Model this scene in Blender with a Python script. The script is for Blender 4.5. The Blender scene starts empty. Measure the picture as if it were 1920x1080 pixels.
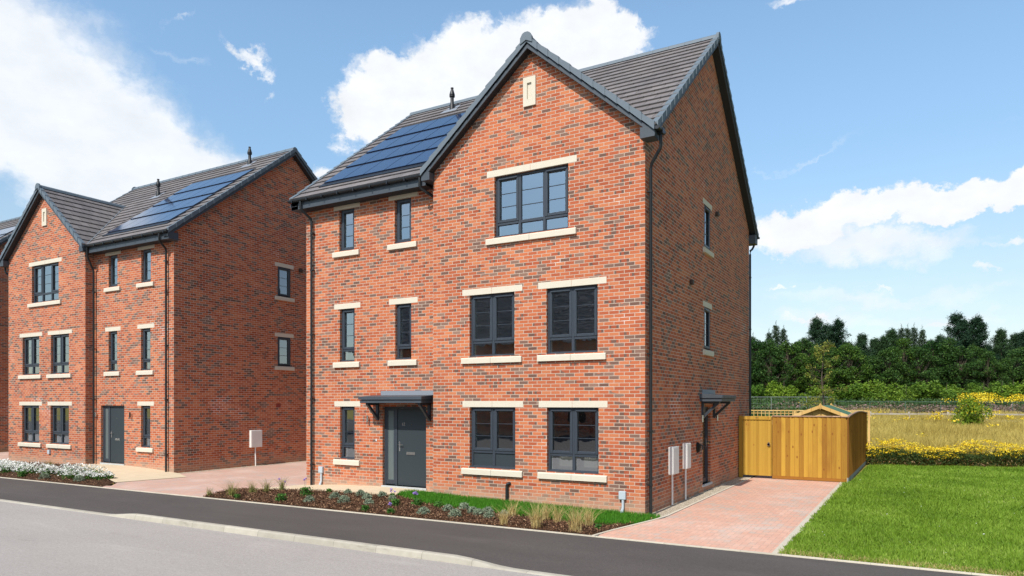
import bpy, math, random
import numpy as np
R = math.radians
random.seed(7); rng = np.random.default_rng(7)
sc = bpy.context.scene
col = sc.collection

# ------------------------------------------------------------------ camera
YAW = 29.85
CAM = (4.7655, -13.7136, 2.2986)
cam_d = bpy.data.cameras.new('camera'); cam = bpy.data.objects.new('camera', cam_d); col.objects.link(cam)
cam.location = CAM; cam.rotation_euler = (R(90), 0, R(YAW))
cam_d.sensor_width = 36; cam_d.lens = 1322 / 1920 * 36
cam_d.shift_y = 215 / 1920; cam_d.clip_start = 0.1; cam_d.clip_end = 3000
sc.camera = cam

# ------------------------------------------------------------------ light
SUN_EL, SUN_AZ = 48.0, -0.4      # sun stands over the street, in line with the side walls
sl = bpy.data.lights.new('sun', 'SUN'); sun = bpy.data.objects.new('sun', sl); col.objects.link(sun)
sl.energy = 5.0; sl.angle = R(0.53); sl.color = (1.0, 0.955, 0.89)
sun.rotation_euler = (R(90 - SUN_EL), 0, R(-SUN_AZ)); sun.location = (0, -20, 30)
sc.view_settings.view_transform = 'Standard'; sc.view_settings.look = 'None'
sc.view_settings.exposure = 0.02; sc.view_settings.gamma = 1.0


# ------------------------------------------------------------------ node helper
class NT:
    def __init__(s, tree):
        s.t = tree; s.n = tree.nodes; s.l = tree.links
    def _set(s, sock, v):
        if hasattr(v, 'links') or isinstance(v, bpy.types.NodeSocket): s.l.new(v, sock)
        elif v is not None:
            if sock.type == 'RGBA' and hasattr(v, '__len__') and len(v) == 3: v = (*v, 1)
            sock.default_value = v
    def m(s, op, a, b=None, c=None, clamp=False):
        n = s.n.new('ShaderNodeMath'); n.operation = op; n.use_clamp = clamp
        s._set(n.inputs[0], a)
        if b is not None: s._set(n.inputs[1], b)
        if c is not None: s._set(n.inputs[2], c)
        return n.outputs[0]
    def add(s, a, b): return s.m('ADD', a, b)
    def sub(s, a, b): return s.m('SUBTRACT', a, b)
    def mul(s, a, b): return s.m('MULTIPLY', a, b)
    def xyz(s, v):
        n = s.n.new('ShaderNodeSeparateXYZ'); s.l.new(v, n.inputs[0]); return n.outputs
    def comb(s, x, y, z=0.0):
        n = s.n.new('ShaderNodeCombineXYZ'); s._set(n.inputs[0], x); s._set(n.inputs[1], y); s._set(n.inputs[2], z); return n.outputs[0]
    def coord(s, k='Object'): return s.n.new('ShaderNodeTexCoord').outputs[k]
    def vmul(s, v, sc_):
        n = s.n.new('ShaderNodeVectorMath'); n.operation = 'MULTIPLY'; s.l.new(v, n.inputs[0]); n.inputs[1].default_value = sc_; return n.outputs[0]
    def noise(s, v, scale, detail=3, rough=.55, dist=0.0, out='Fac'):
        n = s.n.new('ShaderNodeTexNoise'); s.l.new(v, n.inputs['Vector'])
        n.inputs['Scale'].default_value = scale; n.inputs['Detail'].default_value = detail
        n.inputs['Roughness'].default_value = rough; n.inputs['Distortion'].default_value = dist
        return n.outputs[out]
    def white(s, v, out='Value'):
        n = s.n.new('ShaderNodeTexWhiteNoise'); n.noise_dimensions = '3D'; s.l.new(v, n.inputs['Vector']); return n.outputs[out]
    def voro(s, v, scale, out='Distance'):
        n = s.n.new('ShaderNodeTexVoronoi'); s.l.new(v, n.inputs['Vector']); n.inputs['Scale'].default_value = scale; return n.outputs[out]
    def ramp(s, f, stops, interp='LINEAR'):
        n = s.n.new('ShaderNodeValToRGB'); s._set(n.inputs[0], f); e = n.color_ramp; e.interpolation = interp
        while len(e.elements) < len(stops): e.elements.new(0.5)
        for el, (p, c) in zip(e.elements, stops):
            el.position = p; el.color = (*c, 1) if len(c) == 3 else c
        return n.outputs[0]
    def mix(s, f, a, b, mode='MIX'):
        n = s.n.new('ShaderNodeMix'); n.data_type = 'RGBA'; n.blend_type = mode
        s._set(n.inputs[0], f); s._set(n.inputs[6], a); s._set(n.inputs[7], b); return n.outputs[2]
    def smooth(s, v, a, b, c=0.0, d=1.0):
        n = s.n.new('ShaderNodeMapRange'); n.interpolation_type = 'SMOOTHSTEP'; s._set(n.inputs[0], v)
        n.inputs[1].default_value = a; n.inputs[2].default_value = b; n.inputs[3].default_value = c; n.inputs[4].default_value = d
        return n.outputs[0]
    def lin(s, v, a, b, c=0.0, d=1.0):
        n = s.n.new('ShaderNodeMapRange'); s._set(n.inputs[0], v)
        n.inputs[1].default_value = a; n.inputs[2].default_value = b; n.inputs[3].default_value = c; n.inputs[4].default_value = d
        return n.outputs[0]
    def attr(s, name):
        n = s.n.new('ShaderNodeAttribute'); n.attribute_name = name; return n.outputs['Fac']
    def bump(s, h, strength=.4, dist=.01):
        n = s.n.new('ShaderNodeBump'); n.inputs['Strength'].default_value = strength; n.inputs['Distance'].default_value = dist
        s.l.new(h, n.inputs['Height']); return n.outputs[0]


def mat(name, color=None, rough=.7, metal=0.0, spec=.5):
    m = bpy.data.materials.new(name); m.use_nodes = True
    t = NT(m.node_tree); b = m.node_tree.nodes['Principled BSDF']
    b.inputs['Roughness'].default_value = rough; b.inputs['Metallic'].default_value = metal
    b.inputs['Specular IOR Level'].default_value = spec
    if color is not None: b.inputs['Base Color'].default_value = (*color, 1)
    return m, t, b


def setc(t, b, c): t.l.new(c, b.inputs['Base Color'])
def setn(t, b, n): t.l.new(n, b.inputs['Normal'])


# ------------------------------------------------------------------ world: Nishita sky with clouds
w = bpy.data.worlds.new('World'); sc.world = w; w.use_nodes = True
t = NT(w.node_tree); bg = w.node_tree.nodes['Background']
sky = t.n.new('ShaderNodeTexSky'); sky.sky_type = 'NISHITA'; sky.sun_disc = False
sky.sun_elevation = R(SUN_EL); sky.sun_rotation = R(180 + SUN_AZ)
sky.air_density = 1.0; sky.dust_density = 0.6; sky.ozone_density = 1.6
d = t.coord('Generated'); dx, dy, dz = t.xyz(d)
cy_, sy_ = math.cos(R(YAW)), math.sin(R(YAW))
fx = t.add(t.mul(dx, cy_), t.mul(dy, sy_))       # right of the street axis
fy = t.add(t.mul(dx, -sy_), t.mul(dy, cy_))
az = t.m('ARCTAN2', fx, fy); el = t.m('ARCSINE', dz)


def pix(x, y):
    u = (x - 960) / 1322; v = (755 - y) / 1322
    return math.atan(u), math.atan(v / math.sqrt(1 + u * u))


az0, el0 = az, el
WV = t.comb(az, t.mul(el, 1.15), 5.5)
w1 = t.xyz(t.noise(WV, 8.0, 6, .62, out='Color')); w2 = t.xyz(t.noise(WV, 30.0, 5, .65, out='Color'))
az = t.add(az, t.add(t.mul(t.sub(w1[0], .5), .13), t.mul(t.sub(w2[0], .5), .045)))
el = t.add(el, t.add(t.mul(t.sub(w1[1], .5), .10), t.mul(t.sub(w2[1], .5), .040)))


def blob(x, y, rx, ry, wt, rot=0.0):
    a0, e0 = pix(x, y); k = 1 / 1322
    ca, sa = math.cos(rot), math.sin(rot)
    A = t.sub(az, a0); B = t.sub(el, e0)
    P = t.add(t.mul(A, ca / (rx * k)), t.mul(B, sa / (rx * k)))
    Q = t.add(t.mul(A, -sa / (ry * k)), t.mul(B, ca / (ry * k)))
    r2 = t.add(t.mul(P, P), t.mul(Q, Q))
    return t.mul(t.m('EXPONENT', t.mul(r2, -1.0)), wt)


def total(L):
    o = L[0]
    for q in L[1:]: o = t.add(o, q)
    return o


n1 = t.noise(t.comb(t.mul(az, 1.0), t.mul(el, 1.3), 0.0), 9.0, 7, .58, .15)
n2 = t.noise(t.comb(az, t.mul(el, 2.2), 3.3), 4.0, 6, .62, .5)
n3 = t.noise(t.comb(az, t.mul(el, 1.2), 7.7), 30.0, 7, .62)
cum = total([blob(735, 165, 82, 52, 1.1), blob(868, 98, 78, 58, 1.12), blob(975, 112, 90, 62, 1.1), blob(1085, 92, 80, 60, 1.1), blob(1185, 68, 52, 44, 1.05),
             blob(688, 240, 52, 30, .95), blob(1128, 2, 26, 30, .95), blob(598, 312, 36, 20, .85), blob(800, 235, 150, 72, 1.05), blob(1000, 200, 200, 80, 1.0),
             blob(465, 112, 30, 20, .86), blob(482, 165, 18, 14, .55), blob(352, 28, 46, 13, .74, .6), blob(425, 72, 16, 16, .5), blob(1490, 4, 62, 16, .74),
             blob(1740, 372, 140, 24, 1.05, .05), blob(1890, 345, 100, 20, 1.05, .12), blob(1590, 392, 110, 28, 1.0), blob(1470, 425, 90, 36, .95), blob(1560, 455, 120, 22, .70),
             blob(1892, 440, 34, 16, .85), blob(1520, 610, 78, 15, .82), blob(1770, 606, 90, 14, .80), blob(1480, 540, 22, 8, .7), blob(1610, 536, 76, 9, .7), blob(1850, 498, 26, 12, .7),
             blob(232, 300, 60, 30, .5)])
m1 = t.smooth(t.add(cum, t.add(t.mul(t.sub(n1, .5), .7), t.mul(t.sub(n3, .5), .8))), .42, .95)
soft = total([blob(0, 110, 150, 110, .95, -.35), blob(110, 215, 210, 110, 1.15, -.4), blob(250, 310, 230, 66, 1.1, -.1), blob(400, 330, 120, 30, .6),
              blob(1600, 470, 220, 28, .60), blob(1650, 555, 400, 24, .60), blob(1650, 600, 320, 18, .55), blob(1600, 655, 600, 30, .52), blob(1510, 285, 110, 7, .40, .25), blob(1885, 235, 46, 6, .42),
              blob(1700, 430, 170, 22, .50), blob(340, 95, 40, 10, .30, -.3), blob(1130, 95, 70, 50, .5)])
m2 = t.smooth(t.add(soft, t.mul(t.sub(n2, .5), 1.15)), .18, 1.0)
# clouds over the rest of the sky (seen in the windows and panels)
az, el = az0, el0
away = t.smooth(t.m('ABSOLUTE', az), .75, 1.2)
n4 = t.noise(d, 2.3, 7, .58, .3)
east = t.mul(t.smooth(az, .72, 1.1), t.smooth(az, 2.3, 2.6, 1.0, 0.0))      # unseen sky on the right, cleared and dimmed to darken the side walls
m3 = t.mul(t.mul(t.smooth(n4, .54, .70), away), t.sub(1.0, east))
hz = t.mul(t.smooth(el, .0, .34, .44, 0.0), t.sub(1.0, t.mul(away, .6)))
mask = t.m('MAXIMUM', t.m('MAXIMUM', m1, t.mul(m2, .90)), t.m('MAXIMUM', t.mul(m3, .85), hz))
shade = t.lin(t.noise(t.comb(az, t.mul(el, 1.6), 1.0), 14.0, 6, .6), .3, .7, .90, 1.04)
cc = t.comb(t.mul(shade, 8.9), t.mul(shade, 9.15), t.mul(shade, 9.5))
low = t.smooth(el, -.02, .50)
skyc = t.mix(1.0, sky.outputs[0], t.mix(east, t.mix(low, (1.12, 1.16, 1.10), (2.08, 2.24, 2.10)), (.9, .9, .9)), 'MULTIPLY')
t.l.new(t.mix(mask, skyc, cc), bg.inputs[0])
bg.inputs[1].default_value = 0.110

# ------------------------------------------------------------------ materials
M = {}


def wallcoord(t):
    g = t.n.new('ShaderNodeNewGeometry').outputs['Normal']
    nx, ny, nz = t.xyz(g); x, y, z = t.xyz(t.coord())
    side = t.m('GREATER_THAN', t.m('ABSOLUTE', nx), t.m('ABSOLUTE', ny))
    u = t.add(t.mul(x, t.sub(1.0, side)), t.mul(y, side))
    return u, z, side


def brick_mat(name, dark=.175):
    m, t, b = mat(name, rough=.88, spec=.25)
    u, z, side = wallcoord(t)
    rz = t.m('DIVIDE', z, .075); row = t.m('FLOOR', rz); fz = t.sub(rz, row)
    off = t.mul(t.m('FRACT', t.mul(row, .5)), 1.0)
    cx = t.add(t.m('DIVIDE', u, .225), off); colm = t.m('FLOOR', cx); fx_ = t.sub(cx, colm)
    wob = t.mul(t.sub(t.noise(t.comb(u, z, 0.0), 30.0, 2), .5), .05)
    mort = t.m('MAXIMUM', t.m('LESS_THAN', fz, t.add(.155, wob)), t.m('LESS_THAN', fx_, t.add(.058, t.mul(wob, .4))))
    key = t.comb(colm, row, side)
    r1 = t.white(key)
    r2 = t.white(t.comb(t.add(colm, 31.7), row, t.add(side, 5.0)))
    clus = t.noise(t.comb(u, t.mul(z, 2.4), side), .9, 3)
    thr = t.add(dark, t.mul(t.sub(clus, .5), 1.0))
    isd = t.m('LESS_THAN', r1, thr)
    # bricks with partial dark drag marks
    sub = t.white(t.comb(t.m('FLOOR', t.mul(cx, 4.0)), row, 9.0))
    part = t.mul(t.m('LESS_THAN', sub, .35), t.m('LESS_THAN', r2, .16))
    isd = t.m('MAXIMUM', isd, part)
    red = t.ramp(r2, [(0, (.345, .079, .035)), (.35, (.445, .115, .048)), (.7, (.515, .148, .060)), (1, (.55, .190, .083))])
    drk = t.ramp(r2, [(0, (.155, .082, .058)), (.5, (.215, .120, .086)), (1, (.29, .162, .115))])
    c = t.mix(isd, red, drk)
    gr = t.noise(t.comb(u, z, side), 55.0, 4, .7)
    c = t.mix(1.0, c, t.ramp(gr, [(.25, (.78, .78, .78)), (.7, (1.12, 1.12, 1.12))]), 'MULTIPLY')
    big = t.noise(t.comb(u, z, side), .45, 4)
    c = t.mix(1.0, c, t.ramp(big, [(.3, (.84, .82, .82)), (.7, (1.08, 1.08, 1.08))]), 'MULTIPLY')
    mc = t.mix(t.noise(t.comb(u, z, 4.0), 1.4, 4), (.43, .325, .25), (.57, .455, .355))
    mc = t.mix(t.smooth(t.noise(t.comb(u, z, 8.0), .8, 5, .65), .60, .74, 0, .8), mc, (.80, .76, .70))
    c = t.mix(mort, c, mc)
    # pale splash stain along the foot of the wall, and light salt smears
    st = t.mul(t.smooth(t.add(z, t.mul(t.noise(t.comb(u, z, 0.0), 3.0, 4), .30)), .25, .62, .62, 0.0), t.sub(1.0, t.mul(side, .35)))
    c = t.mix(st, c, (.47, .31, .21))
    sm = t.mul(t.smooth(t.noise(t.comb(u, z, 2.0), 1.1, 5, .65), .62, .80), .30)
    c = t.mix(sm, c, (.62, .46, .38))
    setc(t, b, c)
    hgt = t.add(t.mul(t.sub(1.0, mort), 1.0), t.mul(gr, .25))
    setn(t, b, t.bump(hgt, .55, .006))
    return m


M['brick'] = brick_mat('brickwork')


def stone():
    m, t, b = mat('cast_stone', rough=.85, spec=.2)
    v = t.coord(); c = t.mix(t.noise(v, 6, 5), (.585, .52, .41), (.655, .595, .485))
    c = t.mix(t.mul(t.noise(v, 120, 2), .25), c, (.55, .47, .35))
    setc(t, b, c); setn(t, b, t.bump(t.noise(v, 90, 3), .2, .003)); return m


M['stone'] = stone()


def upvc(name, c, rough=.38):
    m, t, b = mat(name, rough=rough, spec=.45)
    v = t.coord(); n = t.noise(v, 3, 4)
    setc(t, b, t.mix(n, tuple(k * .88 for k in c), tuple(k * 1.12 for k in c)))
    t.l.new(t.lin(t.noise(v, 18, 3), .3, .7, rough - .05, rough + .12), b.inputs['Roughness'])
    return m


M['frame'] = upvc('anthracite_frame', (.036, .044, .056))
M['barge'] = upvc('anthracite_fascia', (.050, .061, .073), .5)
M['soffit'] = upvc('dark_soffit', (.020, .023, .028), .6)
M['black'] = upvc('black_plastic', (.012, .013, .014), .48)
M['gutter'] = upvc('black_gutter', (.016, .018, .021), .35)
M['whitebox'] = upvc('white_plastic', (.74, .72, .68), .5)
M['greybox'] = upvc('grey_plastic', (.42, .47, .50), .5)
M['terra'] = upvc('terracotta_plastic', (.22, .03, .02), .6)
M['brown'] = upvc('brown_plastic', (.05, .03, .022), .6)
M['steel'], _, _ = mat('brushed_steel', (.62, .62, .60), .25, 1.0)
M['chrome'], _, _ = mat('chrome', (.8, .8, .8), .12, 1.0)


def vergem():
    m, t, b = mat('verge_cap', rough=.62, spec=.4)
    v = t.coord(); c = t.mix(t.noise(v, 2.5, 5), (.105, .132, .155), (.145, .178, .205))
    setc(t, b, t.mix(t.mul(t.noise(v, 60, 3), .35), c, (.085, .105, .125))); return m


M['verge'] = vergem()


def tiles():
    m, t, b = mat('roof_tiles', rough=.8, spec=.25)
    u, z, side = wallcoord(t)
    rz = t.m('DIVIDE', t.sub(z, 7.8), .2215); row = t.m('FLOOR', t.add(rz, .04))
    off = t.mul(t.m('FRACT', t.mul(row, .5)), 1.0)
    cx = t.add(t.m('DIVIDE', u, .33), off); cm = t.m('FLOOR', cx); fx_ = t.sub(cx, cm)
    jt = t.m('LESS_THAN', fx_, .028)
    r = t.white(t.comb(cm, row, side))
    c = t.ramp(r, [(0, (.150, .134, .130)), (.5, (.168, .151, .147)), (1, (.190, .172, .168))])
    v = t.coord()
    c = t.mix(1.0, c, t.ramp(t.noise(v, 1.2, 5), [(.3, (.86, .86, .88)), (.7, (1.1, 1.08, 1.06))]), 'MULTIPLY')
    c = t.mix(1.0, c, t.ramp(t.noise(v, 60, 3, .7), [(.3, (.85, .85, .85)), (.7, (1.1, 1.1, 1.1))]), 'MULTIPLY')
    c = t.mix(jt, c, (.035, .031, .031)); setc(t, b, c)
    setn(t, b, t.bump(t.add(t.sub(1.0, jt), t.mul(t.noise(v, 90, 3), .3)), .5, .006)); return m


M['tile'] = tiles()
M['ridge'] = vergem(); M['ridge'].name = 'ridge_tiles'


def solar():
    m, t, b = mat('solar_glass', rough=.10, spec=.8)
    x, y, z = t.xyz(t.coord())
    fa = t.m('FRACT', t.m('DIVIDE', x, .118)); fb = t.m('FRACT', t.m('DIVIDE', y, .092))
    ln = t.m('MAXIMUM', t.m('LESS_THAN', fa, .05), t.m('LESS_THAN', fb, .05))
    setc(t, b, t.mix(ln, (.008, .022, .068), (.014, .030, .075))); b.inputs['Coat Weight'].default_value = .35
    b.inputs['Coat Roughness'].default_value = .12
    return m


M['solar'] = solar()
M['solar_edge'] = upvc('panel_tray', (.012, .014, .018), .4)
M['lead'], _, _ = mat('lead_flashing', (.26, .28, .31), .55, .3)


def glassm():
    m = bpy.data.materials.new('window_glass'); m.use_nodes = True; t = NT(m.node_tree)
    for n in list(m.node_tree.nodes): m.node_tree.nodes.remove(n)
    out = t.n.new('ShaderNodeOutputMaterial'); tr = t.n.new('ShaderNodeBsdfTransparent'); gl = t.n.new('ShaderNodeBsdfGlossy')
    tr.inputs[0].default_value = (.82, .88, .86, 1); gl.inputs[0].default_value = (.92, .96, 1, 1); gl.inputs['Roughness'].default_value = .012
    lw = t.n.new('ShaderNodeLayerWeight'); lw.inputs[0].default_value = .5
    f = t.add(.36, t.mul(t.m('POWER', lw.outputs['Facing'], 3.0), .60))
    v = t.coord(); b_ = t.bump(t.noise(v, 3.0, 2), .05, .02); t.l.new(b_, gl.inputs['Normal'])
    mx = t.n.new('ShaderNodeMixShader'); t.l.new(f, mx.inputs[0]); t.l.new(tr.outputs[0], mx.inputs[1]); t.l.new(gl.outputs[0], mx.inputs[2])
    t.l.new(mx.outputs[0], out.inputs[0]); return m


M['glass'] = glassm()
m, t, b = mat('frosted_glass', rough=.35, spec=.6)
v = t.coord(); setc(t, b, t.mix(t.noise(t.vmul(v, (6, 6, .6)), 2, 2), (.085, .105, .105), (.13, .155, .15))); M['frost'] = m
m, t, b = mat('door_skin', rough=.5, spec=.4)
v = t.coord(); g = t.noise(t.vmul(v, (60, 60, 2.5)), 2, 4)
setc(t, b, t.mix(g, (.024, .032, .037), (.034, .045, .051))); setn(t, b, t.bump(g, .3, .003)); M['door'] = m
m, t, b = mat('plaster', rough=.9, spec=.1); setc(t, b, t.mix(t.noise(t.coord(), 1.5, 2), (.70, .71, .68), (.76, .77, .74))); M['plaster'] = m
m, t, b = mat('interior_floor', rough=.6); setc(t, b, t.mix(t.noise(t.vmul(t.coord(), (1, 8, 1)), 3, 3), (.10, .085, .07), (.16, .135, .11))); M['floor'] = m
M['cabinet'] = upvc('cabinet_front', (.15, .145, .13), .4)
M['appliance'] = upvc('appliance_front', (.015, .015, .016), .2)


def asphalt(name, a, b2, warm, rough=.92, patch=.12):
    m, t, b = mat(name, rough=rough, spec=.2)
    v = t.coord(); fine = t.noise(v, 190, 3, .75); mid = t.noise(v, 22, 4, .6); big = t.noise(t.vmul(v, (.35, 1, 1)), .9, 5, .6)
    c = t.mix(t.smooth(fine, .3, .7), a, b2)
    c = t.mix(1.0, c, t.ramp(mid, [(.3, (.92, .92, .92)), (.7, (1.07, 1.07, 1.07))]), 'MULTIPLY')
    c = t.mix(1.0, c, t.ramp(big, [(.25, (1 - patch,) * 3), (.75, (1 + patch,) * 3)]), 'MULTIPLY')
    st = t.m('LESS_THAN', t.voro(v, 26), .07)
    c = t.mix(t.mul(st, .5), c, warm)
    sp = t.noise(v, 55, 3, .8); c = t.mix(1.0, c, t.ramp(sp, [(.32, (.80, .80, .80)), (.5, (1, 1, 1)), (.68, (1.2, 1.19, 1.17))]), 'MULTIPLY')
    stain = t.smooth(t.noise(t.vmul(v, (.5, 1.6, 1)), 1.5, 6, .7, .6), .58, .72, 0, .16); c = t.mix(stain, c, tuple(k * .45 for k in a))
    pale = t.smooth(t.noise(t.vmul(v, (.25, 1.4, 1)), 1.1, 5, .6, .3), .56, .75, 0, .22); c = t.mix(pale, c, tuple(min(1, k * 1.35) for k in b2))
    setc(t, b, c); setn(t, b, t.bump(t.add(fine, t.mul(mid, .5)), .6, .006)); return m


M['road'] = asphalt('road_asphalt', (.295, .266, .242), (.385, .348, .318), (.50, .45, .40), patch=.06)
M['pave'] = asphalt('footway_asphalt', (.058, .050, .045), (.113, .098, .090), (.30, .25, .2), patch=.13)


def concrete(name, a, b2, joint=None):
    m, t, b = mat(name, rough=.9, spec=.2)
    v = t.coord(); x, y, z = t.xyz(v)
    c = t.mix(t.noise(v, 5, 6, .65), a, b2)
    c = t.mix(t.smooth(t.noise(t.vmul(v, (1, 1, 4)), 2.3, 5, .6), .55, .78, 0, .45), c, tuple(k * .5 for k in a))
    if joint:
        jj = t.m('LESS_THAN', t.m('FRACT', t.m('DIVIDE', x, joint)), .010)
        c = t.mix(t.mul(jj, .6), c, (.12, .11, .09))
        rr = t.white(t.comb(t.m('FLOOR', t.m('DIVIDE', x, joint)), 0.0, 0.0))
        c = t.mix(1.0, c, t.ramp(rr, [(0, (.88, .88, .88)), (1, (1.08, 1.08, 1.08))]), 'MULTIPLY')
    setc(t, b, c); setn(t, b, t.bump(t.noise(v, 120, 3), .4, .004)); return m


M['kerb'] = concrete('kerb_concrete', (.30, .27, .215), (.50, .46, .38), .915)
M['edging'] = concrete('edging_concrete', (.50, .44, .34), (.66, .59, .47), .6)
M['sill_conc'] = concrete('threshold_stone', (.36, .38, .38), (.50, .51, .50))


def blockpave(name, mute=0.0):
    m, t, b = mat(name, rough=.86, spec=.2)
    v = t.coord(); x, y, z = t.xyz(v)
    # herringbone-like: 200 x 100 blocks turned by cell
    s = .1
    gx = t.m('FLOOR', t.m('DIVIDE', x, s)); gy = t.m('FLOOR', t.m('DIVIDE', y, s))
    fx_ = t.m('FRACT', t.m('DIVIDE', x, s)); fy_ = t.m('FRACT', t.m('DIVIDE', y, s))
    k = t.m('FLOORED_MODULO', t.sub(gx, gy), 4.0)
    k0 = t.m('LESS_THAN', k, .5); k1 = t.mul(t.m('GREATER_THAN', k, .5), t.m('LESS_THAN', k, 1.5))
    k2 = t.mul(t.m('GREATER_THAN', k, 1.5), t.m('LESS_THAN', k, 2.5)); k3 = t.m('GREATER_THAN', k, 2.5)
    # k0,k1: left/right half of a lying block ; k2,k3: bottom/top half of a standing block
    bx = t.sub(gx, k1); by = t.sub(gy, k2)
    e = .05
    left = t.m('LESS_THAN', fx_, e); right = t.m('GREATER_THAN', fx_, 1 - e); bot = t.m('LESS_THAN', fy_, e); top = t.m('GREATER_THAN', fy_, 1 - e)
    j0 = t.m('MAXIMUM', t.m('MAXIMUM', left, bot), top); j1 = t.m('MAXIMUM', t.m('MAXIMUM', right, bot), top)
    j3 = t.m('MAXIMUM', t.m('MAXIMUM', left, right), bot); j2 = t.m('MAXIMUM', t.m('MAXIMUM', left, right), top)
    jt = t.add(t.add(t.mul(k0, j0), t.mul(k1, j1)), t.add(t.mul(k2, j2), t.mul(k3, j3)))
    r = t.white(t.comb(bx, by, t.add(k0, k1)))
    pat = t.noise(t.vmul(v, (1.0, .8, 1)), 1.0, 4, .6)
    q = t.add(t.mul(r, .55), t.mul(t.sub(pat, .35), 1.2))
    c = t.ramp(q, [(0, (.46, .36, .30)), (.22, (.52, .36, .28)), (.40, (.58, .325, .235)), (.7, (.62, .36, .26)), (1, (.64, .41, .31))])
    if mute: c = t.mix(mute, c, (.40, .30, .26))
    dust = t.smooth(t.noise(v, .7, 5, .6), .45, .75, 0, .45)
    c = t.mix(dust, c, (.66, .53, .45))
    c = t.mix(1.0, c, t.ramp(t.noise(v, 70, 3, .7), [(.3, (.9, .9, .9)), (.7, (1.07, 1.07, 1.07))]), 'MULTIPLY')
    c = t.mix(t.mul(jt, .45), c, (.26, .20, .165)); setc(t, b, c)
    setn(t, b, t.bump(t.sub(1.0, jt), .35, .004)); return m


M['block'] = blockpave('block_paving'); M['block2'] = blockpave('block_paving_muted', .35)
m, t, b = mat('buff_slabs', rough=.88, spec=.2)
v = t.coord(); x, y, z = t.xyz(v)
jn = t.m('MAXIMUM', t.m('LESS_THAN', t.m('FRACT', t.m('DIVIDE', x, .6)), .014), t.m('LESS_THAN', t.m('FRACT', t.m('DIVIDE', y, .45)), .018))
c = t.mix(t.noise(v, 2.5, 5), (.52, .41, .27), (.64, .52, .36))
setc(t, b, t.mix(t.mul(jn, .6), c, (.35, .27, .18))); M['slab'] = m


def gravelm():
    m, t, b = mat('gravel', rough=.9, spec=.2)
    v = t.coord(); n = t.n.new('ShaderNodeTexVoronoi'); t.l.new(v, n.inputs[0]); n.inputs['Scale'].default_value = 45
    rr = t.xyz(n.outputs['Color'])[0]
    c = t.ramp(rr, [(0, (.40, .33, .24)), (.5, (.60, .51, .38)), (1, (.78, .70, .56))])
    c = t.mix(t.smooth(n.outputs['Distance'], .35, .7, 0, .7), c, (.2, .16, .11))
    setc(t, b, c); setn(t, b, t.bump(n.outputs['Distance'], .8, -.02)); return m


M['gravel'] = gravelm()
m, t, b = mat('bare_soil', rough=.95, spec=.1)
v = t.coord(); setc(t, b, t.mix(t.noise(v, 40, 4, .7), (.035, .018, .010), (.10, .055, .030))); setn(t, b, t.bump(t.noise(v, 25, 5), .9, .04)); M['soil'] = m


def vary(name, stops, rough=.8, trans=0.0, huevar=0.0, nz=None):
    m, t, b = mat(name, rough=rough, spec=.25)
    f = t.attr('rnd')
    if nz:
        f = t.add(t.mul(f, 1 - nz[1]), t.mul(t.lin(t.noise(t.coord(), nz[0], 3), .3, .7), nz[1]))
    c = t.ramp(f, stops)
    if huevar:
        oi = t.n.new('ShaderNodeObjectInfo').outputs['Random']
        c = t.mix(1.0, c, t.ramp(oi, [(0, (1 - huevar, 1 - huevar * .6, 1 - huevar)), (.5, (1, 1, 1)), (1, (1 + huevar, 1 + huevar * .7, 1 - huevar * .5))]), 'MULTIPLY')
    setc(t, b, c)
    if trans:
        tl = t.n.new('ShaderNodeBsdfTranslucent'); t.l.new(c, tl.inputs[0]); mx = t.n.new('ShaderNodeMixShader'); mx.inputs[0].default_value = trans
        out = [n for n in m.node_tree.nodes if n.type == 'OUTPUT_MATERIAL'][0]
        t.l.new(b.outputs[0], mx.inputs[1]); t.l.new(tl.outputs[0], mx.inputs[2]); t.l.new(mx.outputs[0], out.inputs[0])
    return m


M['mulch'] = vary('bark_mulch', [(0, (.045, .022, .013)), (.5, (.11, .053, .028)), (.85, (.19, .095, .05)), (.95, (.38, .22, .12)), (1, (.5, .33, .2))], .9)
M['lawn_blades'] = vary('lawn_grass', [(0, (.065, .130, .008)), (.45, (.18, .295, .022)), (.85, (.32, .43, .065)), (1, (.50, .50, .20))], .6, .3, nz=(.55, .45))
M['turf_blades'] = vary('new_turf_grass', [(0, (.03, .13, .008)), (.6, (.07, .24, .012)), (1, (.13, .33, .03))], .6, .3)
m, t, b = mat('lawn_soil', rough=.95, spec=.1)
v = t.coord(); setc(t, b, t.mix(t.smooth(t.noise(v, .8, 5, .6), .3, .7), t.mix(t.noise(v, 14, 5, .7), (.070, .130, .010), (.15, .25, .022)), t.mix(t.noise(v, 14, 5, .7), (.10, .155, .016), (.24, .30, .050)))); setn(t, b, t.bump(t.noise(v, 40, 5), .8, .03)); M['lawn'] = m
m, t, b = mat('turf_soil', rough=.95, spec=.1)
v = t.coord(); setc(t, b, t.mix(t.noise(v, 30, 5, .7), (.02, .09, .008), (.05, .17, .012))); M['turf'] = m
M['straw'] = vary('dry_ornamental_grass', [(0, (.34, .23, .07)), (.5, (.56, .42, .17)), (.85, (.70, .56, .27)), (1, (.34, .36, .11))], .7, .25)
M['olive_grass'] = vary('green_ornamental_grass', [(0, (.14, .15, .035)), (.6, (.26, .27, .07)), (1, (.46, .38, .15))], .7, .25)
M['silver'] = vary('silver_foliage', [(0, (.11, .15, .09)), (.5, (.21, .255, .165)), (1, (.34, .385, .27))], .8, .1)
M['perennial'] = vary('green_foliage', [(0, (.025, .08, .012)), (.6, (.06, .17, .025)), (1, (.14, .28, .05))], .6, .2)
M['purple'] = vary('purple_petals', [(0, (.28, .16, .55)), (1, (.55, .38, .75))], .7, .2)
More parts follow.
